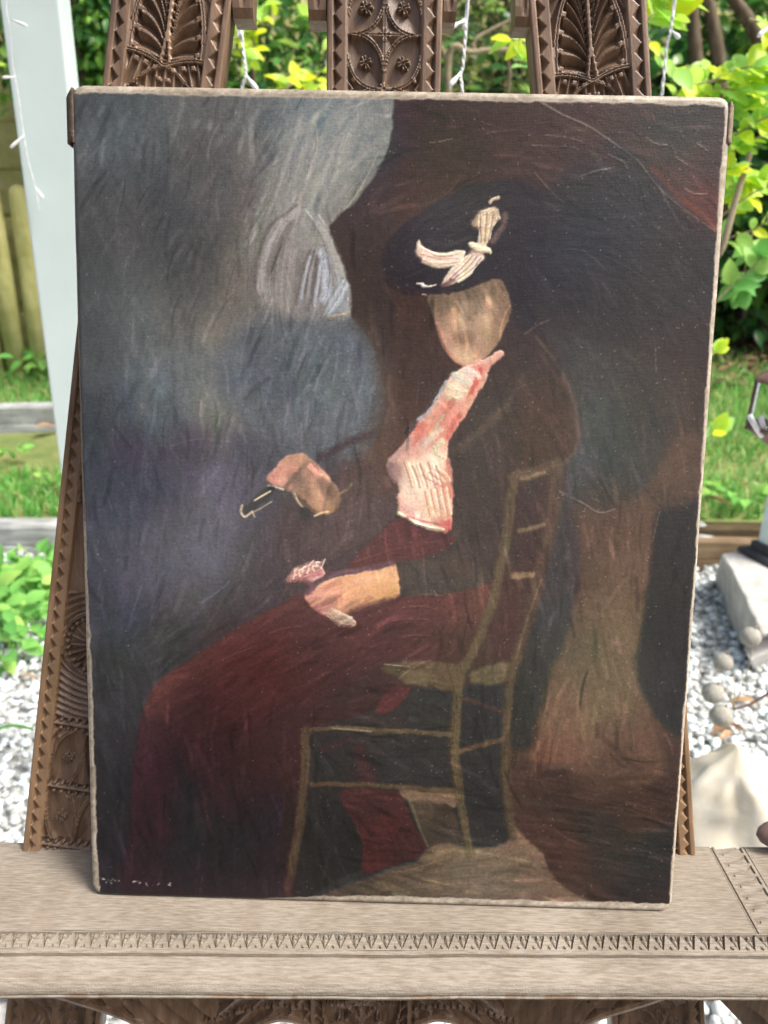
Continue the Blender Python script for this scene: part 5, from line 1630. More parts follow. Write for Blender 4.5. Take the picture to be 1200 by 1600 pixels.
kc = np.where((cu_ > 0) & (cv_ > 0), rad_, 1.0)
du_ = np.sign(UU.ravel()) * cu_ * (kc - 1)
dv_ = np.sign(VV.ravel() - PH / 2) * cv_ * (kc - 1)
cshift = PU * du_[:, None] + PV * dv_[:, None]
front = (PP - PC).reshape(-1, 3) + cshift + PN * (rel * 1e-3 + roll)[:, None] + PU * wav[:, None]
back = ((PP - PC).reshape(-1, 3) + cshift - PN * 0.019).reshape(NY, NX, 3)
me = slab_mesh('canvas', front.reshape(NY, NX, 3), back, True)
ca = me.color_attributes.new('pigment', 'FLOAT_COLOR', 'POINT')
nv = len(me.vertices)
cc = np.ones((nv, 4), np.float32)
PGAIN = 0.87
LINC = lin(COL)
gl_ = LINC.mean(1, keepdims=True)
LINC = gl_ + (LINC - gl_) * (0.88 + 0.12 * sstep(0.12, 0.3, gl_))
# colour corrections by patch; varnish's grey sheen is put into the pigment too
CORR = [(205, 205, (0.0085, 0.0224, 0.0242)), (205, 485, (0.0304, 0.0462, 0.0433)), (205, 745, (0.0122, 0.0142, 0.0192)), (185, 1015, (0.0103, 0.0118, 0.0037)), (615, 435, (-0.0122, -0.0069, -0.0038)), (915, 385, (-0.0091, -0.001, 0.0048)), (935, 685, (0.0214, 0.0283, 0.0263)), (1045, 965, (0.0108, 0.0115, 0.0091)), (975, 1325, (-0.016, -0.0028, -0.0027)), (315, 1285, (-0.0273, -0.0095, -0.0124)), (835, 665, (0.016, 0.0185, 0.0178)), (545, 855, (0.0265, 0.0232, 0.0192)), (635, 1195, (-0.0079, -0.0022, -0.0033)), (755, 1375, (-0.066, -0.0222, -0.0051)), (1055, 205, (-0.0102, 0.0056, 0.0075)), (705, 360, (0.0062, 0.0099, 0.0097)), (400, 1060, (-0.0209, -0.0076, -0.0078)), (480, 560, (0.0053, 0.0093, 0.0004)), (700, 220, (-0.0252, -0.0084, -0.0072)), (950, 1050, (0.0075, 0.0301, 0.0293)), (300, 850, (0.0399, 0.044, 0.0297)), (510, 220, (-0.0272, 0.0071, 0.0273))]
def retint(LINC, CORR):
    num = np.zeros((NP, 1))
    mul = np.zeros((NP, 1))
    chr_ = np.zeros((NP, 3))
    cw = np.zeros(NP)
    den = np.zeros(NP)
    for (px, py, c) in CORR:
        c = np.array(c)
        d2 = (QX - px) ** 2 + (QY - py) ** 2
        w = 1.0 / (d2 + 60.0 ** 2) ** 1.6
        g = np.exp(-d2 / 85.0 ** 2)
        den += w
        m0 = c.mean()
        near = (np.abs(QX - px) < 14) & (np.abs(QY - py) < 14)
        if m0 >= -0.001:
            num += w[:, None] * m0
            mul += w[:, None]
            ch = c - m0
        else:
            r = max(1 + m0 / LINC[near].mean(), 0.45)
            mul += w[:, None] * r
            ch = c - (r - 1) * LINC[near].mean(0)
        chr_ += g[:, None] * ch
        cw += g
    lum = LINC.mean(1)
    kk = (sstep(0.30, 0.14, lum) * (1 - em))[:, None]
    out_ = LINC * (1 + (mul / den[:, None] - 1) * kk) + (num / den[:, None]) * kk
    return out_ + chr_ / np.maximum(cw, 1.0)[:, None] * kk


LINC = retint(LINC, CORR)
CORR = [(205, 205, (-0.0021, 0.0003, 0.0003)), (205, 485, (0.0002, 0.0021, 0.0028)), (205, 745, (-0.012, -0.0103, -0.0103)), (185, 1015, (-0.0021, -0.0011, -0.0002)), (615, 435, (0.0023, -0.0003, -0.0005)), (915, 385, (0.0069, 0.0056, 0.0082)), (935, 685, (0.0026, 0.0036, 0.0019)), (1045, 965, (0.0037, 0.0026, 0.0022)), (975, 1325, (0.0036, 0.0029, 0.002)), (315, 1285, (-0.0035, 0.001, 0.0012)), (835, 665, (0.0013, 0.0005, -0.0012)), (545, 855, (0.0022, 0.0007, 0.0008)), (635, 1195, (0.002, 0.0024, 0.0017)), (755, 1375, (0.0071, -0.0003, -0.0027)), (1055, 205, (0.0019, -0.0007, -0.0028)), (705, 360, (0.0017, 0.0, -0.0028)), (400, 1060, (0.0152, 0.0013, 0.0013)), (480, 560, (-0.0015, 0.0047, 0.0117)), (700, 220, (0.002, 0.0015, -0.0025)), (950, 1050, (-0.0066, -0.0071, -0.0077)), (300, 850, (0.0, 0.0022, 0.0071)), (510, 220, (-0.0145, -0.002, 0.012)), (320, 320, (-0.0171, -0.0189, -0.0131)), (280, 420, (-0.0277, -0.0294, -0.0271)), (395, 560, (0.0106, 0.0174, 0.0299)), (575, 435, (0.0133, 0.0029, -0.0028)), (315, 1135, (-0.0167, -0.0087, -0.0072)), (705, 975, (0.0027, 0.0009, 0.0005)), (615, 1305, (-0.0335, -0.011, -0.01)), (832, 1075, (0.0015, -0.0071, -0.0074))]
LINC = retint(LINC, CORR)
CORR = [(205, 205, (0.0016, 0.0012, 0.0013)), (205, 485, (0.0047, 0.0063, 0.0047)), (205, 745, (0.0009, 0.0002, -0.0012)), (185, 1015, (0.0009, 0.001, 0.0001)), (615, 435, (-0.0033, 0.0002, 0.0013)), (915, 385, (0.0018, 0.0003, -0.0041)), (935, 685, (-0.0, 0.0012, 0.0011)), (1045, 965, (0.0008, 0.0006, 0.0007)), (975, 1325, (0.0037, 0.0011, 0.0013)), (315, 1285, (0.0061, 0.0006, 0.0006)), (835, 665, (-0.0007, 0.0001, 0.0003)), (545, 855, (-0.0, 0.0011, 0.0008)), (635, 1195, (0.002, 0.001, 0.0008)), (755, 1375, (0.0149, 0.006, 0.003)), (1055, 205, (0.0042, 0.0041, 0.0034)), (705, 360, (0.0028, 0.0032, 0.0026)), (400, 1060, (0.0026, 0.0017, 0.0013)), (480, 560, (0.0005, 0.0016, 0.0002)), (700, 220, (0.001, 0.0007, 0.001)), (950, 1050, (-0.0053, 0.0005, 0.0016)), (300, 850, (0.0043, 0.0044, 0.0034)), (510, 220, (-0.0104, -0.0028, 0.0026)), (320, 320, (-0.0114, 0.0035, 0.0064)), (280, 420, (-0.0161, -0.0063, -0.0089)), (395, 560, (0.0043, 0.0085, 0.0077)), (575, 435, (0.0036, 0.0026, -0.0012)), (315, 1135, (-0.0043, 0.0001, -0.0015)), (705, 975, (-0.006, 0.0038, 0.002)), (615, 1305, (-0.0097, 0.0008, 0.0006)), (832, 1075, (-0.0074, 0.004, 0.0032))]
LINC = retint(LINC, CORR)
gl_ = LINC.mean(1, keepdims=True)
sat_ = (LINC.max(1, keepdims=True) - LINC.min(1, keepdims=True)) / np.maximum(LINC.max(1, keepdims=True), 1e-4)
LINC = (gl_ + (LINC - gl_) * (1.0 + 0.5 * sstep(-0.004, 0.006, LINC[:, :1] - LINC[:, 2:]) * sstep(0.62, 0.25, sat_) * sstep(0.22, 0.10, gl_) * (1 - em)[:, None])) * (1.0 - 0.06 * sstep(0.12, 0.04, gl_))
g2_ = LINC.mean(1, keepdims=True)
LINC = LINC + (g2_ * np.array([1.03, 1.0, 0.97]) - LINC) * (0.4 * sstep(640, 500, QY) * sstep(640, 600, QX) * (1 - em))[:, None]
low_ = (gl_[:, 0] < 0.1) & (QY > 760) & ((QX > 440) | (QY > 1080))
LINC[:, 0] = np.where(low_, np.maximum(LINC[:, 0], 1.0 * LINC[:, 1]), LINC[:, 0])
LINC[:, 2] = np.where(low_ & (QX > 440), np.minimum(LINC[:, 2], 0.98 * LINC[:, 1]), LINC[:, 2])
cc[:NP, :3] = np.clip(LINC, 0.005, 0.9) * PGAIN
cc[NP:, :3] = lin((118, 100, 82)) * PGAIN
ca.data.foreach_set('color', cc.ravel())
m, nt, b, out = nodes('oil_paint')
L = nt.links
at = nt.nodes.new('ShaderNodeVertexColor')
at.layer_name = 'pigment'
v1 = mapped(nt, (1, 1, 1))
n1 = N(nt, 'ShaderNodeTexNoise', Scale=420.0, Detail=5.0, Roughness=0.65)
L.new(v1, n1.inputs['Vector'])
hs_ = N(nt, 'ShaderNodeHueSaturation')
mr = N(nt, 'ShaderNodeMapRange')
mr.inputs['From Min'].default_value = 0.3
mr.inputs['From Max'].default_value = 0.7
mr.inputs['To Min'].default_value = 0.86
mr.inputs['To Max'].default_value = 1.14
L.new(n1.outputs[0], mr.inputs[0])
L.new(mr.outputs[0], hs_.inputs['Value'])
L.new(at.outputs[0], hs_.inputs['Color'])
L.new(hs_.outputs[0], b.inputs['Base Color'])
b.inputs['Roughness'].default_value = 0.3
b.inputs['Specular IOR Level'].default_value = 0.24
# canvas weave
wv = N(nt, 'ShaderNodeTexWave', Scale=330.0, Distortion=5.0, Detail=3.0, wave_type='BANDS', bands_direction='X')
wv.inputs['Detail Scale'].default_value = 2.0
wh = N(nt, 'ShaderNodeTexWave', Scale=330.0, Distortion=5.0, Detail=3.0, wave_type='BANDS', bands_direction='Z')
L.new(v1, wv.inputs['Vector'])
L.new(v1, wh.inputs['Vector'])
s1 = N(nt, 'ShaderNodeMath', operation='ADD')
L.new(wv.outputs['Fac'], s1.inputs[0])
L.new(wh.outputs['Fac'], s1.inputs[1])
n2 = N(nt, 'ShaderNodeTexNoise', Scale=520.0, Detail=4.0, Roughness=0.65)
mp2 = mapped(nt, (0.7, 1, 1))
L.new(mp2, n2.inputs['Vector'])
s2 = N(nt, 'ShaderNodeMath', operation='MULTIPLY_ADD')
L.new(n2.outputs[0], s2.inputs[0])
s2.inputs[1].default_value = 5.0
L.new(s1.outputs[0], s2.inputs[2])
bp = N(nt, 'ShaderNodeBump', Strength=0.16, Distance=0.0005)
L.new(s2.outputs[0], bp.inputs['Height'])
L.new(bp.outputs[0], b.inputs['Normal'])
canvas = put('canvas', me, m, painting)


# folded canvas flaps at the two top corners, stretcher bars behind
def flap(sgn, top, length, wid):
    n = 14
    t = np.linspace(0, 1, n)
    x0 = sgn * PW / 2
    prof_ = np.array([0.0, 0.0022, wid, wid * 1.02, wid * 0.8])
    dep = np.array([0.002, 0.0004, -0.002, -0.010, -0.018])
    G = np.zeros((n, 5, 3))
    for i in range(n):
        vv = PH - top - length * t[i]
        wob = 0.0
        k = sstep(0, 0.12, t[i]) 
        for j in range(5):
            G[i, j] = PU * (x0 + sgn * (prof_[j] * (0.35 + 0.65 * k) + wob * (j > 1) - 0.001)) + PV * vv + PN * (dep[j] - 0.002)
    if sgn > 0:
        G = G[::-1]
    me = slab_mesh('corner_fold', G, G - PU * sgn * 0.0016, True)
    return put('corner_fold', me, M_LINEN_D if sgn < 0 else M_LINEN, painting)


flap(-1, 0.003, 0.036, 0.0050)
flap(1, 0.004, 0.027, 0.0030)
for (cu, cv, su, sv_) in [(-PW / 2 + 0.026, PH / 2, 0.044, PH - 0.012), (PW / 2 - 0.026, PH / 2, 0.044, PH - 0.012), (0, 0.028, PW - 0.10, 0.044), (0, PH - 0.028, PW - 0.10, 0.044)]:
    me = box_mesh('stretcher_bar', (su, 0.016, sv_), 0.002)
    o = put('stretcher_bar', me, M_TWIG, painting)
    Rm = Matrix(((PU[0], -PN[0], PV[0]), (PU[1], -PN[1], PV[1]), (PU[2], -PN[2], PV[2]))).to_4x4()
    o.matrix_local = Matrix.Translation(Vector(PU * cu + PV * cv - PN * 0.0276)) @ Rm

# ------------------------------------------------------------------ white pergola posts
def pergola_post(x, y, w, d, h, z0, rz, label):
    e = empty('pergola_post', (x, y, z0))
    e.rotation_euler = (0, 0, rz)
    tag(e, label, 'post')
    me = box_mesh('shaft', (w, d, h), 0.004, 2)
    o = put('shaft', me, M_WHITE, e)
    o.location = (0, 0, h / 2)
    return e


p0 = aty(55, 340, 1.50)
pergola_post(-0.612, 1.527, 0.100, 0.055, 2.35, 0.0, 0.0, 'white painted pergola post beside the left upright of the easel')
M_BLACK = plain('black_metal', (0.02, 0.022, 0.026), (0.05, 0.054, 0.062), scale=30, rough=0.45, spec=0.4)
M_STONE = plain('grey_stone', (0.30, 0.29, 0.27), (0.55, 0.55, 0.53), scale=16, rough=0.85, bump=0.5, spec=0.15)
fp = atz(1207, 872, 0.22)
rp = pergola_post(float(fp[0]) + 0.02, float(fp[1]), 0.11, 0.11, 2.3, 0.22, 0.35, 'white pergola post on a black metal shoe at the right edge')


def frustum(name, a, b, h, m, parent, z=0.0):
    bm = bmesh.new()
    r0 = [bm.verts.new((sx * a / 2, sy * a / 2, z)) for sx, sy in ((-1, -1), (1, -1), (1, 1), (-1, 1))]
    r1 = [bm.verts.new((sx * a / 2, sy * a / 2, z + h * 0.35)) for sx, sy in ((-1, -1), (1, -1), (1, 1), (-1, 1))]
    r2 = [bm.verts.new((sx * b / 2, sy * b / 2, z + h * 0.5)) for sx, sy in ((-1, -1), (1, -1), (1, 1), (-1, 1))]
    r3 = [bm.verts.new((sx * b / 2, sy * b / 2, z + h)) for sx, sy in ((-1, -1), (1, -1), (1, 1), (-1, 1))]
    for p, q in ((r0, r1), (r1, r2), (r2, r3)):
        for k in range(4):
            bm.faces.new((p[k], p[(k + 1) % 4], q[(k + 1) % 4], q[k]))
    bm.faces.new(r0[::-1])
    bm.faces.new(r3)
    bmesh.ops.bevel(bm, geom=bm.edges[:], offset=0.003, segments=1, affect='EDGES')
    me = bpy.data.meshes.new(name)
    bm.to_mesh(me)
    bm.free()
    return put(name, me, m, parent)


frustum('post_shoe', 0.205, 0.145, 0.055, M_BLACK, rp, 0.0)


# rough stone footing blocks below the post
def stone(name, pts_bottom, pts_top, m, label, cat='stone', jit=0.006, cuts=3, parent=None, sub=None):
    bm = bmesh.new()
    b = [bm.verts.new(p) for p in pts_bottom]
    t = [bm.verts.new(p) for p in pts_top]
    n = len(b)
    for k in range(n):
        bm.faces.new((b[k], b[(k + 1) % n], t[(k + 1) % n], t[k]))
    bm.faces.new(b[::-1])
    bm.faces.new(t)
    bmesh.ops.recalc_face_normals(bm, faces=bm.faces)
    bmesh.ops.bevel(bm, geom=bm.edges[:], offset=0.008, segments=2, profile=0.6, affect='EDGES')
    bmesh.ops.triangulate(bm, faces=bm.faces)
    bmesh.ops.subdivide_edges(bm, edges=[e for e in bm.edges if e.calc_length() > 0.03], cuts=cuts)
    for v in bm.verts:
        k = 9.0
        nz = Vector((fbm(v.co.x * k, v.co.y * k + v.co.z * 5, 1) - .5, fbm(v.co.y * k, v.co.z * k + 3, 2) - .5, fbm(v.co.z * k, v.co.x * k + 7, 3) - .5))
        v.co += nz * jit * 4
    me = bpy.data.meshes.new(name)
    bm.to_mesh(me)
    bm.free()
    for p in me.polygons:
        p.use_smooth = False
    return tag(put(name, me, m), label, cat)


fx, fy = float(fp[0]), float(fp[1])
tb = [atz(1128, 866, 0.215), atz(1163, 862, 0.215), np.array([fx + 0.30, fy + 0.16, 0.215]), np.array([fx + 0.30, fy - 0.28, 0.215]), atz(1192, 992, 0.215), atz(1155, 915, 0.215)]
bb = [np.array([q[0], q[1], -0.01]) for q in tb]
bb[0] = atz(1117, 912, -0.01)
bb[5] = atz(1138, 985, -0.01)
bb[4] = atz(1152, 1012, -0.01)
stone('stone_block', [tuple(q) for q in bb], [tuple(q) for q in tb], M_STONE, 'grey rough stone block carrying the right hand pergola post', 'stone')
tb = [atz(1160, 975, 0.10), atz(1215, 960, 0.10), atz(1240, 1000, 0.10), atz(1172, 1030, 0.10)]
bb = [atz(1150, 1000, -0.01), atz(1215, 975, -0.01), atz(1250, 1030, -0.01), atz(1180, 1056, -0.01)]
stone('stone_block', [tuple(q) for q in bb], [tuple(q) for q in tb], M_STONE, 'smaller grey stone lying on the gravel in front of the block', 'stone')

# beams of the pergola carry the light strings and the lantern (above the picture)
bmh = box_mesh('beam', (3.6, 0.09, 0.14), 0.004)
o = put('pergola_beam', bmh, M_WHITE)
o.location = (0.7, 1.40, 2.38)
tag(o, 'white pergola beam overhead that carries the light strings', 'beam')

# pale boulder behind the shelf
def boulder(name, c, prof, m, label):
    """revolved lumpy outline; prof: list of (height, rx, ry, dx)"""
    n = 40
    a = np.linspace(0, 2 * np.pi, n, endpoint=False)
    rings = []
    pr = spline(np.array(prof, float), 5)
    for z, rx, ry, dx in pr:
        k = 1 + 0.16 * (fbm(np.cos(a) * 1.6 + 5, np.sin(a) * 1.6 + z * 5, 3) - 0.5)
        facet = 1 - 0.05 * np.abs(np.sin(a * 2.5 + z * 4))
        rings.append(np.stack([c[0] + dx + np.cos(a) * rx * k * facet, c[1] + np.sin(a) * ry * k * facet, np.full(n, c[2] + z)], -1))
    V = np.array(rings)
    nr = len(rings)
    i = np.arange(nr - 1)[:, None] * n
    k = np.arange(n)[None]
    q = np.stack([i + k, i + (k + 1) % n, i + n + (k + 1) % n, i + n + k], -1).reshape(-1, 4)
    me = mesh_np(name, V.reshape(-1, 3), [q, np.arange(n)[None, ::-1], (np.arange(n) + (nr - 1) * n)[None]], True)
    return tag(put(name, me, m), label, 'stone')


M_CREAM = plain('cream_quartz', (0.50, 0.43, 0.27), (0.78, 0.75, 0.66), scale=7, rough=0.55, bump=0.5, spec=0.25)
bc = aty(1140, 1240, 1.22)
ztop = float(aty(1140, 1166, 1.22)[2])
bo = boulder('pale_boulder', (float(bc[0]), 1.22, 0.0), [(-0.01, 0.19, 0.13, 0.05), (0.12, 0.20, 0.15, 0.05), (ztop - 0.20, 0.165, 0.13, 0.045), (ztop - 0.12, 0.135, 0.11, 0.042), (ztop - 0.075, 0.105, 0.09, 0.034), (ztop - 0.045, 0.062, 0.07, 0.014), (ztop - 0.02, 0.026, 0.04, 0.002), (ztop, 0.003, 0.006, -0.002)], M_CREAM, 'pale cream boulder with a pointed top behind the right end of the shelf')
vv = np.zeros(len(bo.data.vertices) * 3)
bo.data.vertices.foreach_get('co', vv)
vv = vv.reshape(-1, 3)
th = np.arctan2(vv[:, 1] - 1.22, vv[:, 0] - bc[0])
k = 0.09 * (fbm(th * 1.0 + 3, vv[:, 2] * 9, 61, 4) - 0.5) + 0.018 * (np.abs(frac(th * 1.3 + vv[:, 2] * 2.0) - 0.5) - 0.25)
k = k * sstep(0.0, 0.06, ztop - vv[:, 2])
vv[:, 0] += np.cos(th) * k
vv[:, 1] += np.sin(th) * k
bo.data.vertices.foreach_set('co', vv.ravel())
bo.data.update()

# brown rounded wooden handle lying on the right end of the shelf
M_BROWN = plain('polished_brown_wood', (0.10, 0.062, 0.055), (0.17, 0.115, 0.105), scale=25, rough=0.3, spec=0.5)
h0 = EO + EU * 0.327 + EH * (0.006)
hz = 0.8505
ax_ = [0, .004, .010, .018, .028, .042, .060, .080, .096, .104, .108]
rr = [.0006, .0065, .0100, .0122, .0136, .0146, .0150, .0146, .0120, .007, .001]
pts = [np.array([h0[0] + 0.001 + a * 0.985, h0[1] + a * 0.05 + 0.002, hz + .0152 - 0.02 * min(a, 0.02)]) for a in ax_]
me = tube_mesh('wooden_handle', pts, np.array(rr), 24)
o = put('wooden_handle', me, M_BROWN)
tag(o, 'smooth dark brown rounded wooden handle lying on the right end of the shelf', 'handle')


# ------------------------------------------------------------------ fairy lights
def light_string(path_px, y, bulbs, label, r=0.0022, upto=2.31, tail=None):
    """path: photo points on the plane at depth y; bulbs: (x,y, x2,y2) body direction"""
    pts = [aty(a, b, y) for a, b in path_px]
    base = pts[0].copy()
    e = empty('fairy_light_string', tuple(base))
    tag(e, label, 'fairy lights', 'white fairy light strings hanging behind the easel')
    top = pts[0].copy()
    top[2] = upto
    full = [top, (top + pts[0]) / 2 + np.array([0.012, 0.004, 0])] + pts
    if tail is not None:
        full = full + [np.array(tail)]
    sp = spline(np.array(full), 8)
    n = len(sp)
    tw = np.linspace(0, n * 0.9, n)
    a1 = sp + np.stack([np.cos(tw), np.sin(tw), 0 * tw], -1) * r * 0.55
    a2 = sp - np.stack([np.cos(tw), np.sin(tw), 0 * tw], -1) * r * 0.55
    parts = [tube_arrays(a1 - base, r * 0.62, 6), tube_arrays(a2 - base, r * 0.62, 6)]
    v, q, t = join_arrays(parts)
    put('cable', mesh_np('cable', v, [q, t], True), M_PLASTIC, e)
    for (x0, y0, x1, y1) in bulbs:
        p0, p1 = aty(x0, y0, y - 0.004), aty(x1, y1, y - 0.012)
        bk = 0.7 if r < 0.001 else 1.0
        L_ = np.linalg.norm(p1 - p0)
        d = (p1 - p0) / L_
        ks = [0, .25, .45, .62, .85, .97, 1.0]
        rs = [.0016, .0018, .0030, .0038, .0036, .0022, .0006]
        o = put('bulb', tube_mesh('bulb', [p0 - base + d * L_ * k for k in ks], np.array(rs) * bk * (L_ / 0.03) ** 0.3, 10), M_PLASTIC, e)
    return e


light_string([(372, 24), (377, 30), (379, 70), (383, 100), (384, 118), (378, 138), (372, 190)], 1.22, [(384, 117, 403, 142), (374, 30, 352, 29)], 'white fairy light string hanging between the left upright and the centre one')
light_string([(731, 2), (725, 30), (728, 40), (726, 70), (723, 105), (719, 118), (722, 140), (720, 200)], 1.16, [(724, 33, 695, 47), (720, 113, 702, 135)], 'white fairy light string hanging just right of the centre upright')
light_string([(1056, -10), (1052, 20), (1047, 50), (1042, 70), (1038, 110), (1034, 150)], 1.30, [(1050, 48, 1062, 60)], 'white fairy light string hanging right of the right upright among lime leaves')
light_string([(1212, -10), (1204, 30), (1206, 60), (1210, 100)], 1.30, [(1203, 40, 1184, 57)], 'white fairy light string at the top right corner of the picture')
light_string([(8, -10), (13, 30), (17, 62), (20, 100), (24, 122), (30, 160), (37, 210), (44, 250), (55, 292), (62, 330)], 1.488, [(16, 30, 43, 41), (24, 120, 3, 121), (38, 211, 16, 231), (55, 292, 68, 310)], 'white fairy light string running down the edge of the white post', 0.0009)
light_string([(820, -12), (822, 20), (821, 44)], 1.25, [(821, 40, 817, 50)], 'single white bulb end of a light string left of the right upright')

# ------------------------------------------------------------------ lantern at the right edge
M_RUST = plain('brown_metal', (0.10, 0.055, 0.045), (0.20, 0.125, 0.105), scale=60, rough=0.6, spec=0.35)
m, nt, b, out = nodes('lantern_glass')
b.inputs['Base Color'].default_value = (0.9, 0.93, 0.92, 1)
b.inputs['Roughness'].default_value = 0.05
b.inputs['Transmission Weight'].default_value = 1.0
b.inputs['IOR'].default_value = 1.1
M_GLASS = m
LY = 1.36
lc = aty(1228, 640, LY)
lz1 = float(aty(1176, 594, LY)[2])
lz0 = float(aty(1164, 668, LY)[2])
lant = empty('lantern', (float(lc[0]), LY, lz0))
tag(lant, 'brown metal hexagonal lantern with glass sides hanging at the right edge', 'lantern')
rT, rB = 0.062, 0.064
hx = lambda r, z, k: np.array([r * math.cos(math.pi / 3 * k + math.pi), r * math.sin(math.pi / 3 * k + math.pi), z])
HZ = lz1 - lz0
for k in range(6):
    put('frame_bar', tube_mesh('frame_bar', [hx(rB, 0, k), hx(rT, HZ, k)], 0.0036, 6, False), M_RUST, lant)
    put('frame_bar', tube_mesh('frame_bar', [hx(rB, 0, k), hx(rB, 0, k + 1)], 0.0042, 6, False), M_RUST, lant)
    put('frame_bar', tube_mesh('frame_bar', [hx(rT, HZ, k), hx(rT, HZ, k + 1)], 0.0036, 6, False), M_RUST, lant)
    g0 = [hx(rB * .97, 0.003, k), hx(rB * .97, 0.003, k + 1), hx(rT * .97, HZ - 0.003, k + 1), hx(rT * .97, HZ - 0.003, k)]
    G = np.array([[g0[0], g0[1]], [g0[3], g0[2]]])
    nrm = np.array([math.cos(math.pi / 3 * (k + .5) + math.pi), math.sin(math.pi / 3 * (k + .5) + math.pi), 0])
    put('pane', slab_mesh('pane', G, G - nrm * 0.0015), M_GLASS, lant)
ap = np.array([0, 0, HZ + 0.045])
vr = [hx(rT * 1.02, HZ + 0.004, k) for k in range(6)] + [ap]
put('roof', mesh_np('roof', np.array(vr), [np.array([[k, (k + 1) % 6, 6] for k in range(6)]), np.arange(6)[None, ::-1]]), M_RUST, lant)
vr = [hx(rB * 1.0, -0.002, k) for k in range(6)] + [np.array([0, 0, -0.045])]
put('base', mesh_np('base', np.array(vr), [np.array([[(k + 1) % 6, k, 6] for k in range(6)]), np.arange(6)[None, :]]), M_RUST, lant)
put('cord', tube_mesh('cord', [ap, ap + np.array([0, 0.02, 0.5]), np.array([0, 0.04, 2.31 - lz0])], 0.002, 6), M_RUST, lant)
for (x0, y0, x1, y1) in [(1190, 682, 1171, 650), (1197, 678, 1188, 652), (1206, 672, 1202, 648)]:
    p0, p1 = aty(x0, y0, LY - 0.02), aty(x1, y1, LY - 0.03)
    base = np.array([lc[0], LY, lz0])
    put('lantern_bulb', tube_mesh('lantern_bulb', [p0 - base, (p0 + p1) / 2 - base, p1 - base], np.array([.0042, .0050, .0052]), 12), M_PLASTIC, lant)  # white fairy light bulbs inside the lantern

# ------------------------------------------------------------------ dried seed heads on a bent stem
M_SEED = plain('dry_seed_head', (0.27, 0.265, 0.225), (0.48, 0.475, 0.42), scale=350, rough=0.85, bump=0.9, spec=0.1)
SY = 1.30
sroot = np.array([1.02, 1.46, 0.0])
seed = empty('seed_head_plant', tuple(sroot))
tag(seed, 'dried plant with round grey seed heads on brown stems over the gravel', 'plant')
sp_px = [(1300, 1010), (1240, 1060), (1200, 1084), (1170, 1101), (1146, 1108)]
main = [sroot, np.array([1.0, 1.44, 0.3])] + [aty(a, b2, SY) for a, b2 in sp_px]
put('stem', tube_mesh('stem', spline(np.array(main) - sroot, 6), 0.0030, 7), M_BROWN, seed)
endp = main[-1]


def uv_ball(c, r):
    n, mm_ = 18, 12
    th = np.linspace(0, np.pi, mm_)
    ph_ = np.linspace(0, 2 * np.pi, n, endpoint=False)
    T, Pp = np.meshgrid(th, ph_, indexing='ij')
    k = 1 + 0.05 * np.cos(Pp * 9) * np.sin(T)
    V = np.stack([r * k * np.sin(T) * np.cos(Pp), r * k * np.sin(T) * np.sin(Pp), r * 0.98 * np.cos(T)], -1).reshape(-1, 3) + c
    i = np.arange(mm_ - 1)[:, None] * n
    k_ = np.arange(n)[None]
    q = np.stack([i + k_, i + n + k_, i + n + (k_ + 1) % n, i + (k_ + 1) % n], -1).reshape(-1, 4)
    return mesh_np('seed_head', V, q, True)


for (x, y, rp_) in [(1173, 995, 15.5), (1130, 1034, 15.0), (1114, 1083, 17.0), (1127, 1118, 17.5)]:
    c = aty(x, y, SY)
    r = rp_ / F * float((c - C0) @ FW)
    sh = put('seed_head', uv_ball(c - sroot, r), M_SEED, seed)
    tipd = np.array([0.3, 0, 1.0]) / 1.05
    put('calyx', tube_mesh('calyx', [c - sroot + tipd * r * 0.92, c - sroot + tipd * r * 1.32], np.array([.0035, .001]), 6), M_TWIG, sh)
    mid_ = (c + endp) / 2 + np.array([0.01, 0, 0.012])
    put('stalk', tube_mesh('stalk', spline(np.array([endp, mid_, c + np.array([0.3, 0, 0.9]) * r * 0.9]) - sroot, 6), 0.0011, 5), M_TWIG, seed)

# dead leaves lying on the gravel and the grass
LM_DRY = [leaf_mesh('dead_leaf', M_LITTER1, aspect=0.5, fold=0.3, curl=0.5), leaf_mesh('dead_leaf', M_LITTER1, aspect=0.36, fold=0.5, curl=0.3)]


def dead_leaf(px, py, z, size, label, k=0):
    p = atz(px, py, z)
    o = bpy.data.objects.new('dead_leaf', LM_DRY[k])
    col.objects.link(o)
    o.location = p
    o.scale = (size, size, size)
    o.rotation_euler = (random.uniform(-.4, .4), random.uniform(-.3, .3), random.uniform(0, 6.28))
    tag(o, label, 'leaf', 'dead leaves lying about')
    return o


dead_leaf(1150, 1128, 0.045, 0.09, 'curled dry brown leaf below the seed heads, nearest them')
dead_leaf(1162, 1143, 0.045, 0.07, 'dry tan leaf on the gravel just above the pale boulder', 1)
dead_leaf(1143, 1142, 0.04, 0.06, 'small crumpled brown leaf left of the tan leaf on the gravel', 1)
dead_leaf(1185, 1100, 0.04, 0.08, 'orange brown leaf on the gravel below the bent stem')
dead_leaf(55, 668, 0.33, 0.12, 'orange dead leaf on the grass below the higher left sleeper')
dead_leaf(60, 1060, 0.035, 0.07, 'dry leaf on the white gravel left of the easel', 1)
dead_leaf(12, 1010, 0.035, 0.08, 'tan leaf at the left edge below the leafy weeds')
dead_leaf(1100, 777, 0.30, 0.12, 'reddish leaf on the lawn beside the canvas edge', 1)

# pale stones on the gravel near the edging
def small_stone(px, py, z, r, label):
    p = atz(px, py, z)
    v, f = pebble_base()
    v = v * np.array([2.1, 1.7, 1.5]) * r + 0.18 * r * (rng.random(v.shape) - 0.5)
    o = put('white_stone', mesh_np('white_stone', v, f, True), M_PEBBLE)
    o.location = p
    tag(o, label, 'stone')


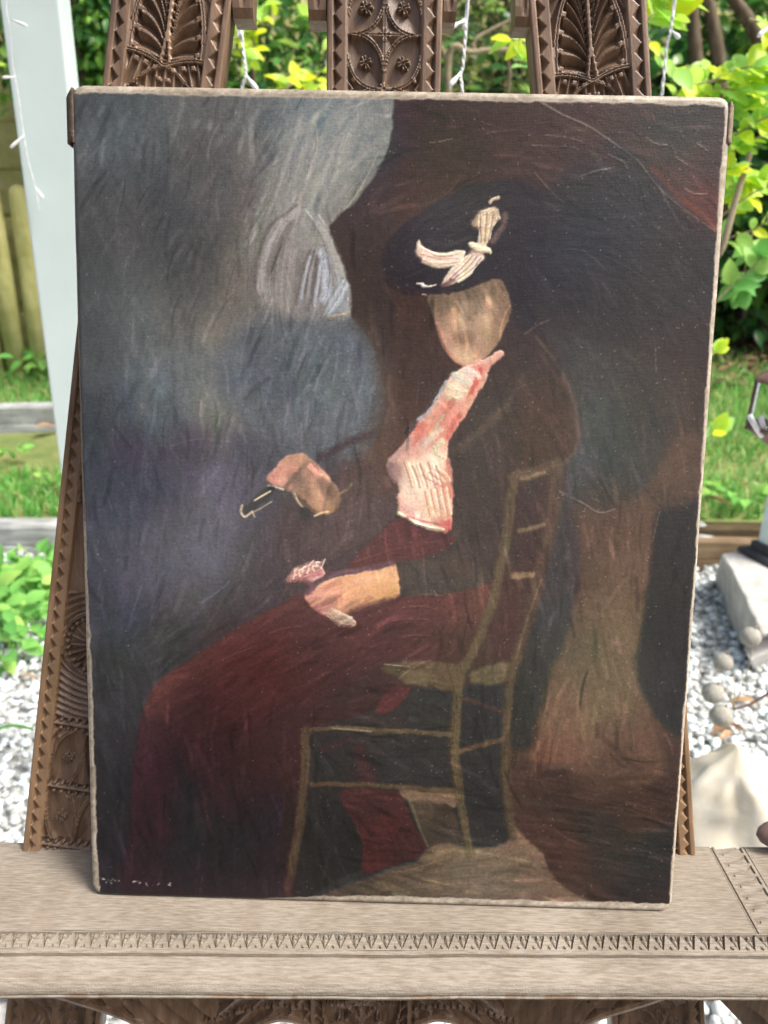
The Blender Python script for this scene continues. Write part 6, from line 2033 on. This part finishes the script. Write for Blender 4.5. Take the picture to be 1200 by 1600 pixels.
small_stone(92, 834, 0.06, 0.075, 'rounded white stone under the left sleeper by the easel')
small_stone(1092, 838, 0.12, 0.085, 'large smooth white stone on the lawn edge beside the canvas')

# ------------------------------------------------------------------ plants
def branch(parent, pts, r0, r1, m, name='branch', sides=6):
    base = np.array(parent.location)
    sp = spline(np.array(pts, float) - base, 6)
    return put(name, tube_mesh(name, sp, np.linspace(r0, r1, len(sp)), sides), m, parent)


LM_LAUREL = [leaf_mesh('leaf', M_LAUREL1, aspect=0.42, fold=0.3, curl=0.35), leaf_mesh('leaf', M_LAUREL1, aspect=0.5, fold=0.15, curl=0.2)]
LM_LIME = [leaf_mesh('leaf', M_LIME1, aspect=0.62, fold=0.22, curl=0.3, tip=0.8), leaf_mesh('leaf', M_LIME1, aspect=0.5, fold=0.35, curl=0.45), leaf_mesh('leaf', M_LIME1, aspect=0.7, fold=0.1, curl=0.15, tip=0.8)]
LM_WEED = [leaf_mesh('leaf', M_WEED1, aspect=0.72, fold=0.2, curl=0.4), leaf_mesh('leaf', M_WEED1, aspect=0.55, fold=0.3, curl=0.3)]


def in_view(p, x0=-20, x1=1220, y0=-20, y1=560):
    a, b2 = proj(p)
    return x0 < a < x1 and y0 < b2 < y1


def hedge(name, c, rad, n, leaf, label, mass, single, lms, trunk_m=M_BARK, ns=120, aspect=0.45, up=0.3, stems=4):
    """shrub: stems, branches, a leaf mass and the largest leaves in view as single leaves"""
    c = np.array(c, float)
    z0 = float(ground_z(c[0], c[1]))
    e = empty(name, (c[0], c[1], z0))
    tag(e, label, 'shrub', 'shrubs along the fence')
    rad = np.array(rad, float)
    for k in range(stems):
        a = 6.28 * k / stems + rng.uniform(-.4, .4)
        tip = c + rad * np.array([math.cos(a) * .7, math.sin(a) * .5, rng.uniform(0.3, 0.8)])
        b0 = np.array([c[0] + 0.12 * math.cos(a), c[1] + 0.12 * math.sin(a), z0 - 0.03])
        mid1 = b0 * 0.6 + tip * 0.4 + np.array([rng.uniform(-.08, .08), rng.uniform(-.08, .08), 0.15])
        branch(e, [b0, mid1, tip], 0.032, 0.008, trunk_m, 'stem')
        for q in range(3):
            f_ = rng.uniform(.4, .9)
            s0 = mid1 * (1 - f_) + tip * f_
            branch(e, [s0, s0 + rad * rng.uniform(-.25, .25, 3), s0 + rad * rng.uniform(-.5, .5, 3) + np.array([0, -0.1, 0.05])], 0.009, 0.003, trunk_m, 'branch', 5)
    d = rng.normal(size=(n, 3))
    d /= np.linalg.norm(d, axis=1)[:, None]
    rr_ = rng.random(n) ** 0.45
    lump = 0.75 + 0.5 * fbm(d[:, 0] * 2.3 + 5, d[:, 2] * 2.3 + d[:, 1] + c[0], 7)
    pos = c + d * rad * (rr_ * lump)[:, None]
    pos = pos[pos[:, 2] > ground_z(pos[:, 0], pos[:, 1]) + 0.12]
    n = len(pos)
    out_ = (pos - c) / rad
    out_ /= np.linalg.norm(out_, axis=1)[:, None] + 1e-6
    dirs = out_ * 0.7 + rng.normal(0, 0.6, (n, 3)) + np.array([0, -0.1, -0.05])
    nrm = out_ * 0.6 + np.array([0, -0.25, up + 0.5]) + rng.normal(0, 0.35, (n, 3))
    size = leaf * rng.uniform(0.65, 1.2, n)
    # the ones in front and in view become single leaves
    depth = (pos - C0) @ FW
    vis_ = np.array([in_view(p) for p in pos])
    idx = np.where(vis_)[0]
    idx = idx[np.argsort(depth[idx])][:ns]
    rest = np.setdiff1d(np.arange(n), idx)
    for i in idx:
        add_leaf(lms[int(rng.integers(len(lms)))], pos[i], dirs[i], nrm[i], float(size[i]) * 1.1, e)
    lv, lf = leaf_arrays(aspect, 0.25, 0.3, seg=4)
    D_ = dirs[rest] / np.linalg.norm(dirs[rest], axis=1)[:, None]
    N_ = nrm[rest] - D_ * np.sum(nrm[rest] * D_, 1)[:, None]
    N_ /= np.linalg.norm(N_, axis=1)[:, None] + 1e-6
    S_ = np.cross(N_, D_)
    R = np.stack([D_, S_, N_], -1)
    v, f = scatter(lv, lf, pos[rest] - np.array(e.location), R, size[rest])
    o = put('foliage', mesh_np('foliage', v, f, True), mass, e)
    o['kind'] = 'stuff'
    return e


lau = hedge('laurel_shrub', (2.55, 5.75, 1.85), (1.15, 0.65, 1.35), 5200, 0.15, 'dark glossy laurel shrub behind the lime leaves on the right', M_LAUREL, None, LM_LAUREL, ns=150)
hedge('laurel_shrub', (0.95, 5.4, 1.75), (0.95, 0.6, 1.35), 4200, 0.14, 'dark laurel shrub seen in the gap left of the right upright', M_LAUREL, None, LM_LAUREL, ns=110)
hedge('laurel_shrub', (4.1, 6.0, 1.9), (1.0, 0.6, 1.4), 2500, 0.15, 'laurel shrub at the far right end of the hedge', M_LAUREL, None, LM_LAUREL, ns=10)
hedge('broadleaf_shrub', (-0.55, 4.7, 1.75), (0.85, 0.55, 1.25), 6000, 0.085, 'mid green leafy shrub in the gap right of the left upright', M_BROAD, None, LM_LAUREL, ns=150, aspect=0.5)
hedge('broadleaf_shrub', (-1.75, 5.15, 2.45), (0.62, 0.45, 0.72), 3200, 0.075, 'small leaved green shrub behind the white post, in front of the fence', M_BROAD, None, LM_LAUREL, ns=90, aspect=0.6)

for pp in ([(1092, 330), (1088, 110), (1078, -20)], [(1140, 330), (1122, 90), (1100, -20)], [(1215, 120), (1180, 50), (1140, -10)]):
    branch(lau, [aty(a, b2, 4.9) for a, b2 in pp], 0.05, 0.03, M_BARK, 'stem', 9)

# conifer-like dry sprays and bare twigs in the centre gap
cs = empty('twiggy_shrub', (0.35, 4.3, float(ground_z(0.35, 4.3))))
tag(cs, 'thin twiggy shrub with pale bare branches in the gap right of centre', 'shrub', 'shrubs along the fence')
YB = 4.0
rt = np.array(cs.location)
branch(cs, [rt, rt + np.array([0.05, -0.1, 0.7]), aty(700, 112, YB), aty(742, 82, YB), aty(825, 78, YB), aty(900, 82, YB)], 0.022, 0.007, M_TWIG)
branch(cs, [aty(742, 82, YB), aty(743, 62, YB), aty(780, 40, YB), aty(835, 12, YB), aty(900, -30, YB)], 0.009, 0.004, M_TWIG)
branch(cs, [aty(700, 112, YB), aty(690, 75, YB), aty(660, 60, YB)], 0.008, 0.004, M_TWIG)
branch(cs, [rt + np.array([0.05, -0.1, 0.7]), aty(790, 160, YB), aty(794, 90, YB), aty(800, 0, YB)], 0.012, 0.005, M_BARK)
nv_ = 420
sprays = []
for q in range(nv_):
    c = aty(rng.uniform(640, 880), rng.uniform(-90, 150), YB + rng.uniform(0.05, 0.5))
    d = np.array([rng.normal(0.2, .6), rng.normal(0, .3), rng.normal(0.1, .4)])
    d = d / np.linalg.norm(d) * rng.uniform(0.10, 0.25)
    sprays.append(tube_arrays([c, c + d * 0.5 + rng.normal(0, .01, 3), c + d], np.array([.0028, .002, .0008]), 4))
v, q_, t = join_arrays(sprays)
o = put('fine_twigs', mesh_np('fine_twigs', v - rt, [q_, t], True), M_CONIFER, cs)
o['kind'] = 'stuff'
for q in range(70):
    c = aty(rng.uniform(690, 850), rng.uniform(-20, 170), YB + rng.uniform(0.1, 0.5))
    add_leaf(LM_LAUREL[q % 2], c, (rng.normal(), rng.normal(0, .4), rng.normal(0.2, .5)), (rng.normal(0, .4), -0.7, 0.7), rng.uniform(.07, .12), cs)

# the lime-leaved shrub that reaches from behind the painting to the right
RL = np.array([0.62, 2.25, 0.0])
lime = empty('lime_shrub', tuple(RL))
tag(lime, 'bright lime green leafy shrub reaching out right of the canvas', 'shrub')


def sprig(px_pts, y0, y1, r0, r1, nleaf, size, pair=True, m=M_TWIG, start=0.15, lm=LM_LIME):
    n = len(px_pts)
    pts = [aty(a, b2, y0 + (y1 - y0) * i / (n - 1)) for i, (a, b2) in enumerate(px_pts)]
    sp = spline(np.array(pts), 8)
    put('branch', tube_mesh('branch', sp - RL, np.linspace(r0, r1, len(sp)), 6), m, lime)
    for k in range(nleaf):
        t = start + (1 - start) * (k + 0.5) / nleaf
        i = min(int(t * (len(sp) - 1)), len(sp) - 2)
        p = sp[i]
        tan = sp[i + 1] - sp[i]
        tan /= np.linalg.norm(tan)
        for sgn in ((-1, 1) if pair else ((1 if k % 2 else -1),)):
            sd2 = np.cross(tan, np.array([0.1, -0.5, 0.8]))
            sd2 /= np.linalg.norm(sd2)
            d = tan * rng.uniform(0.2, 0.8) + sgn * sd2 * rng.uniform(.5, 1.0) + rng.normal(0, .22, 3)
            nr = np.array([rng.normal(0, .35), -0.65 + rng.normal(0, .35), 0.55 + rng.normal(0, .3)])
            add_leaf(lm[int(rng.integers(3))], p, d, nr, size * rng.uniform(.7, 1.2), lime, rng.uniform(.85, 1.1))
    tan = sp[-1] - sp[-3]
    for sgn in (-.5, 0, .5):
        d = tan / np.linalg.norm(tan) + np.array([sgn, rng.normal(0, .2), rng.normal(0, .3)])
        add_leaf(lm[int(rng.integers(3))], sp[-1], d, (rng.normal(0, .3), -.6, .7), size * rng.uniform(.7, 1.1), lime)


put('stem', tube_mesh('stem', spline(np.array([RL, RL + np.array([0.03, -0.05, 0.6]), RL + np.array([0.06, -0.1, 1.1]), aty(1010, 190, 2.0)]) - RL, 8), np.linspace(.014, .006, 25), 8), M_BARK, lime)
put('stem', tube_mesh('stem', spline(np.array([RL, RL + np.array([0.0, -0.02, 0.5]), RL + np.array([0.02, -0.05, 0.9]), aty(1090, 420, 2.0), aty(1124, 395, 1.95), aty(1150, 310, 1.95), aty(1172, 238, 1.95)]) - RL, 8), np.linspace(.012, .007, 49), 8), M_TWIG, lime)
sprig([(1005, 210), (1060, 145), (1100, 130), (1140, 118), (1175, 95), (1215, 70)], 2.0, 1.95, .004, .002, 9, .062)
sprig([(1000, 60), (1020, 70), (1045, 100), (1075, 135), (1095, 155)], 1.9, 1.98, .004, .002, 7, .058)
sprig([(1000, 40), (1020, 25), (1045, 15), (1060, -5)], 1.75, 1.75, .004, .002, 6, .085)
sprig([(1080, 170), (1120, 160), (1165, 135), (1205, 112), (1230, 100)], 2.0, 1.95, .0035, .002, 7, .06)
sprig([(1100, 215), (1140, 215), (1175, 195), (1215, 175)], 2.0, 1.95, .004, .002, 6, .056)
sprig([(1120, 260), (1150, 235), (1185, 215), (1220, 205)], 2.02, 1.98, .003, .0015, 5, .05)
sprig([(1125, 340), (1150, 320), (1180, 300), (1215, 285)], 2.0, 1.98, .003, .0015, 5, .052)
sprig([(1115, 395), (1140, 372), (1175, 360), (1200, 345)], 2.0, 1.98, .003, .0015, 4, .052)
sprig([(1170, 30), (1187, 35), (1205, 45), (1225, 60)], 1.9, 1.9, .003, .0015, 4, .06)
sprig([(1095, 570), (1112, 556), (1118, 551)], 1.9, 1.9, .0015, .001, 1, .045, False)
sprig([(1085, 700), (1105, 686), (1118, 676)], 1.9, 1.9, .0015, .001, 2, .055, False)
sprig([(1120, 470), (1150, 440), (1175, 420), (1190, 400)], 2.1, 2.1, .003, .0015, 4, .065, lm=LM_WEED + LM_WEED[:1])
sprig([(860, 80), (835, 70), (800, 62)], 1.7, 1.7, .003, .0015, 2, .05)
sprig([(860, 140), (840, 115), (828, 98)], 1.7, 1.7, .003, .0015, 1, .06, False)
sprig([(540, 40), (505, 30), (488, 24)], 2.2, 2.2, .003, .0015, 3, .045)
sprig([(1180, 345), (1165, 415), (1158, 450)], 2.15, 2.15, .003, .0015, 4, .07, lm=LM_WEED + LM_WEED[:1])

for q in range(16):
    x0, y0 = rng.uniform(1040, 1150), rng.uniform(120, 340)
    dx = rng.uniform(35, 70)
    dy = rng.uniform(-35, 5)
    dd_ = rng.uniform(1.9, 2.25)
    sprig([(x0, y0), (x0 + dx * .5, y0 + dy * .7), (x0 + dx, y0 + dy)], dd_, dd_ - 0.03, .0028, .0014, 4, rng.uniform(.045, .062))
# bright small-leaved sprays in the left gap
ls = empty('lime_bush', (-0.55, 3.5, float(ground_z(-0.55, 3.5))))
tag(ls, 'bright green small leaved bush in the gap beside the left upright', 'shrub')
lb = np.array(ls.location)
put('stem', tube_mesh('stem', spline(np.array([lb, lb + np.array([0.0, 0, 0.8]), aty(400, 160, 3.3), aty(385, 60, 3.3), aty(395, -40, 3.3)]) - lb, 8), np.linspace(.014, .004, 33), 7), M_BARK, ls)
for (x0, y0, x1, y1, nn) in [(385, 60, 350, 40, 8), (385, 40, 425, 20, 10), (390, 0, 440, -10, 10), (385, 80, 360, 75, 8), (390, 100, 400, 70, 8), (400, 30, 430, 45, 8), (380, 20, 350, 5, 8), (440, 140, 480, 120, 8), (450, 150, 450, 112, 7), (470, 150, 500, 110, 10), (490, 150, 505, 130, 8)]:
    for k in range(nn):
        t = rng.random()
        p = aty(x0 + (x1 - x0) * t + rng.normal(0, 6), y0 + (y1 - y0) * t + rng.normal(0, 6), 3.3 + rng.normal(0, .06))
        add_leaf(LM_LIME[int(rng.integers(3))], p, (rng.normal(), rng.normal(-.3, .4), rng.normal(0.1, .7)), (rng.normal(0, .4), -.6, .7), rng.uniform(.045, .075), ls, rng.uniform(.8, 1))
    put('branch', tube_mesh('branch', [aty(395, 90 if y0 < 110 else 170, 3.32) - lb, aty(x0, y0, 3.32) - lb, aty(x1, y1, 3.30) - lb], np.array([.005, .004, .0015]), 5), M_TWIG, ls)


# leafy weeds on the gravel edge at the left
def weed(px, py, z, n, spread, size, h, label):
    p = atz(px, py, z)
    e = empty('leafy_weed', tuple(p))
    tag(e, label, 'weed', 'leafy weeds at the left')
    for k in range(n):
        a = rng.uniform(0, 6.28)
        r = spread * rng.random() ** 0.6
        tip = np.array([r * math.cos(a), r * math.sin(a), h * rng.uniform(.5, 1.1)])
        put('stalk', tube_mesh('stalk', [(0, 0, 0), tip * np.array([.4, .4, .7]), tip], np.array([.003, .002, .0012]), 5), LM_WEED[0].materials[0], e)
        d = np.array([math.cos(a), math.sin(a), rng.normal(0, .3)])
        for q in range(2):
            add_leaf(LM_WEED[(k + q) % 2], p + tip * (1 - 0.25 * q), d + rng.normal(0, .5, 3), (rng.normal(0, .3), -.35, .9), size * rng.uniform(.7, 1.2), e)
    return e


weed(55, 960, 0.0, 14, .14, .075, .12, 'leafy weed on the gravel close to the left upright')
weed(35, 925, 0.0, 28, .20, .085, .12, 'leafy green weed below the left sleeper, nearest the easel')
weed(-20, 945, 0.0, 22, .20, .09, .13, 'leafy green weed at the left edge of the picture')
weed(15, 1040, 0.0, 10, .10, .07, .10, 'lowest leafy weed on the gravel at the left edge')
weed(70, 945, 0.0, 16, .14, .085, .12, 'dense leafy weed between the sleeper and the carved upright')
weed(62, 1000, 0.0, 10, .10, .07, .12, 'low leafy weed beside the carved upright on the gravel')
weed(5, 1005, 0.0, 14, .14, .08, .14, 'low green weed on the gravel below the other weeds')
weed(75, 905, 0.0, 10, .12, .07, .10, 'small weed beside the stile at the gravel edge')
weed(80, 760, 0.22, 6, .10, .06, .06, 'broad leaved weed in the grass between the two sleepers')
weed(20, 715, 0.26, 6, .10, .06, .05, 'weed growing in the grass under the higher sleeper')
weed(70, 585, 0.45, 12, .2, .09, .14, 'weed at the foot of the picket fence')
weed(1158, 800, 0.20, 10, .15, .07, .10, 'weed in the lawn on the right behind the stone block')
p_ = atz(0, 1145, 0.05)
e = empty('grass_stalk', tuple(p_))
tag(e, 'single green stalk arching over the gravel at the left edge', 'weed')
put('stalk', tube_mesh('stalk', spline(np.array([atz(-60, 1190, 0.0), atz(-20, 1150, 0.07), atz(15, 1134, 0.08), atz(52, 1139, 0.07)]) - p_, 8), np.linspace(.006, .004, 25), 7), LM_WEED[0].materials[0], e)
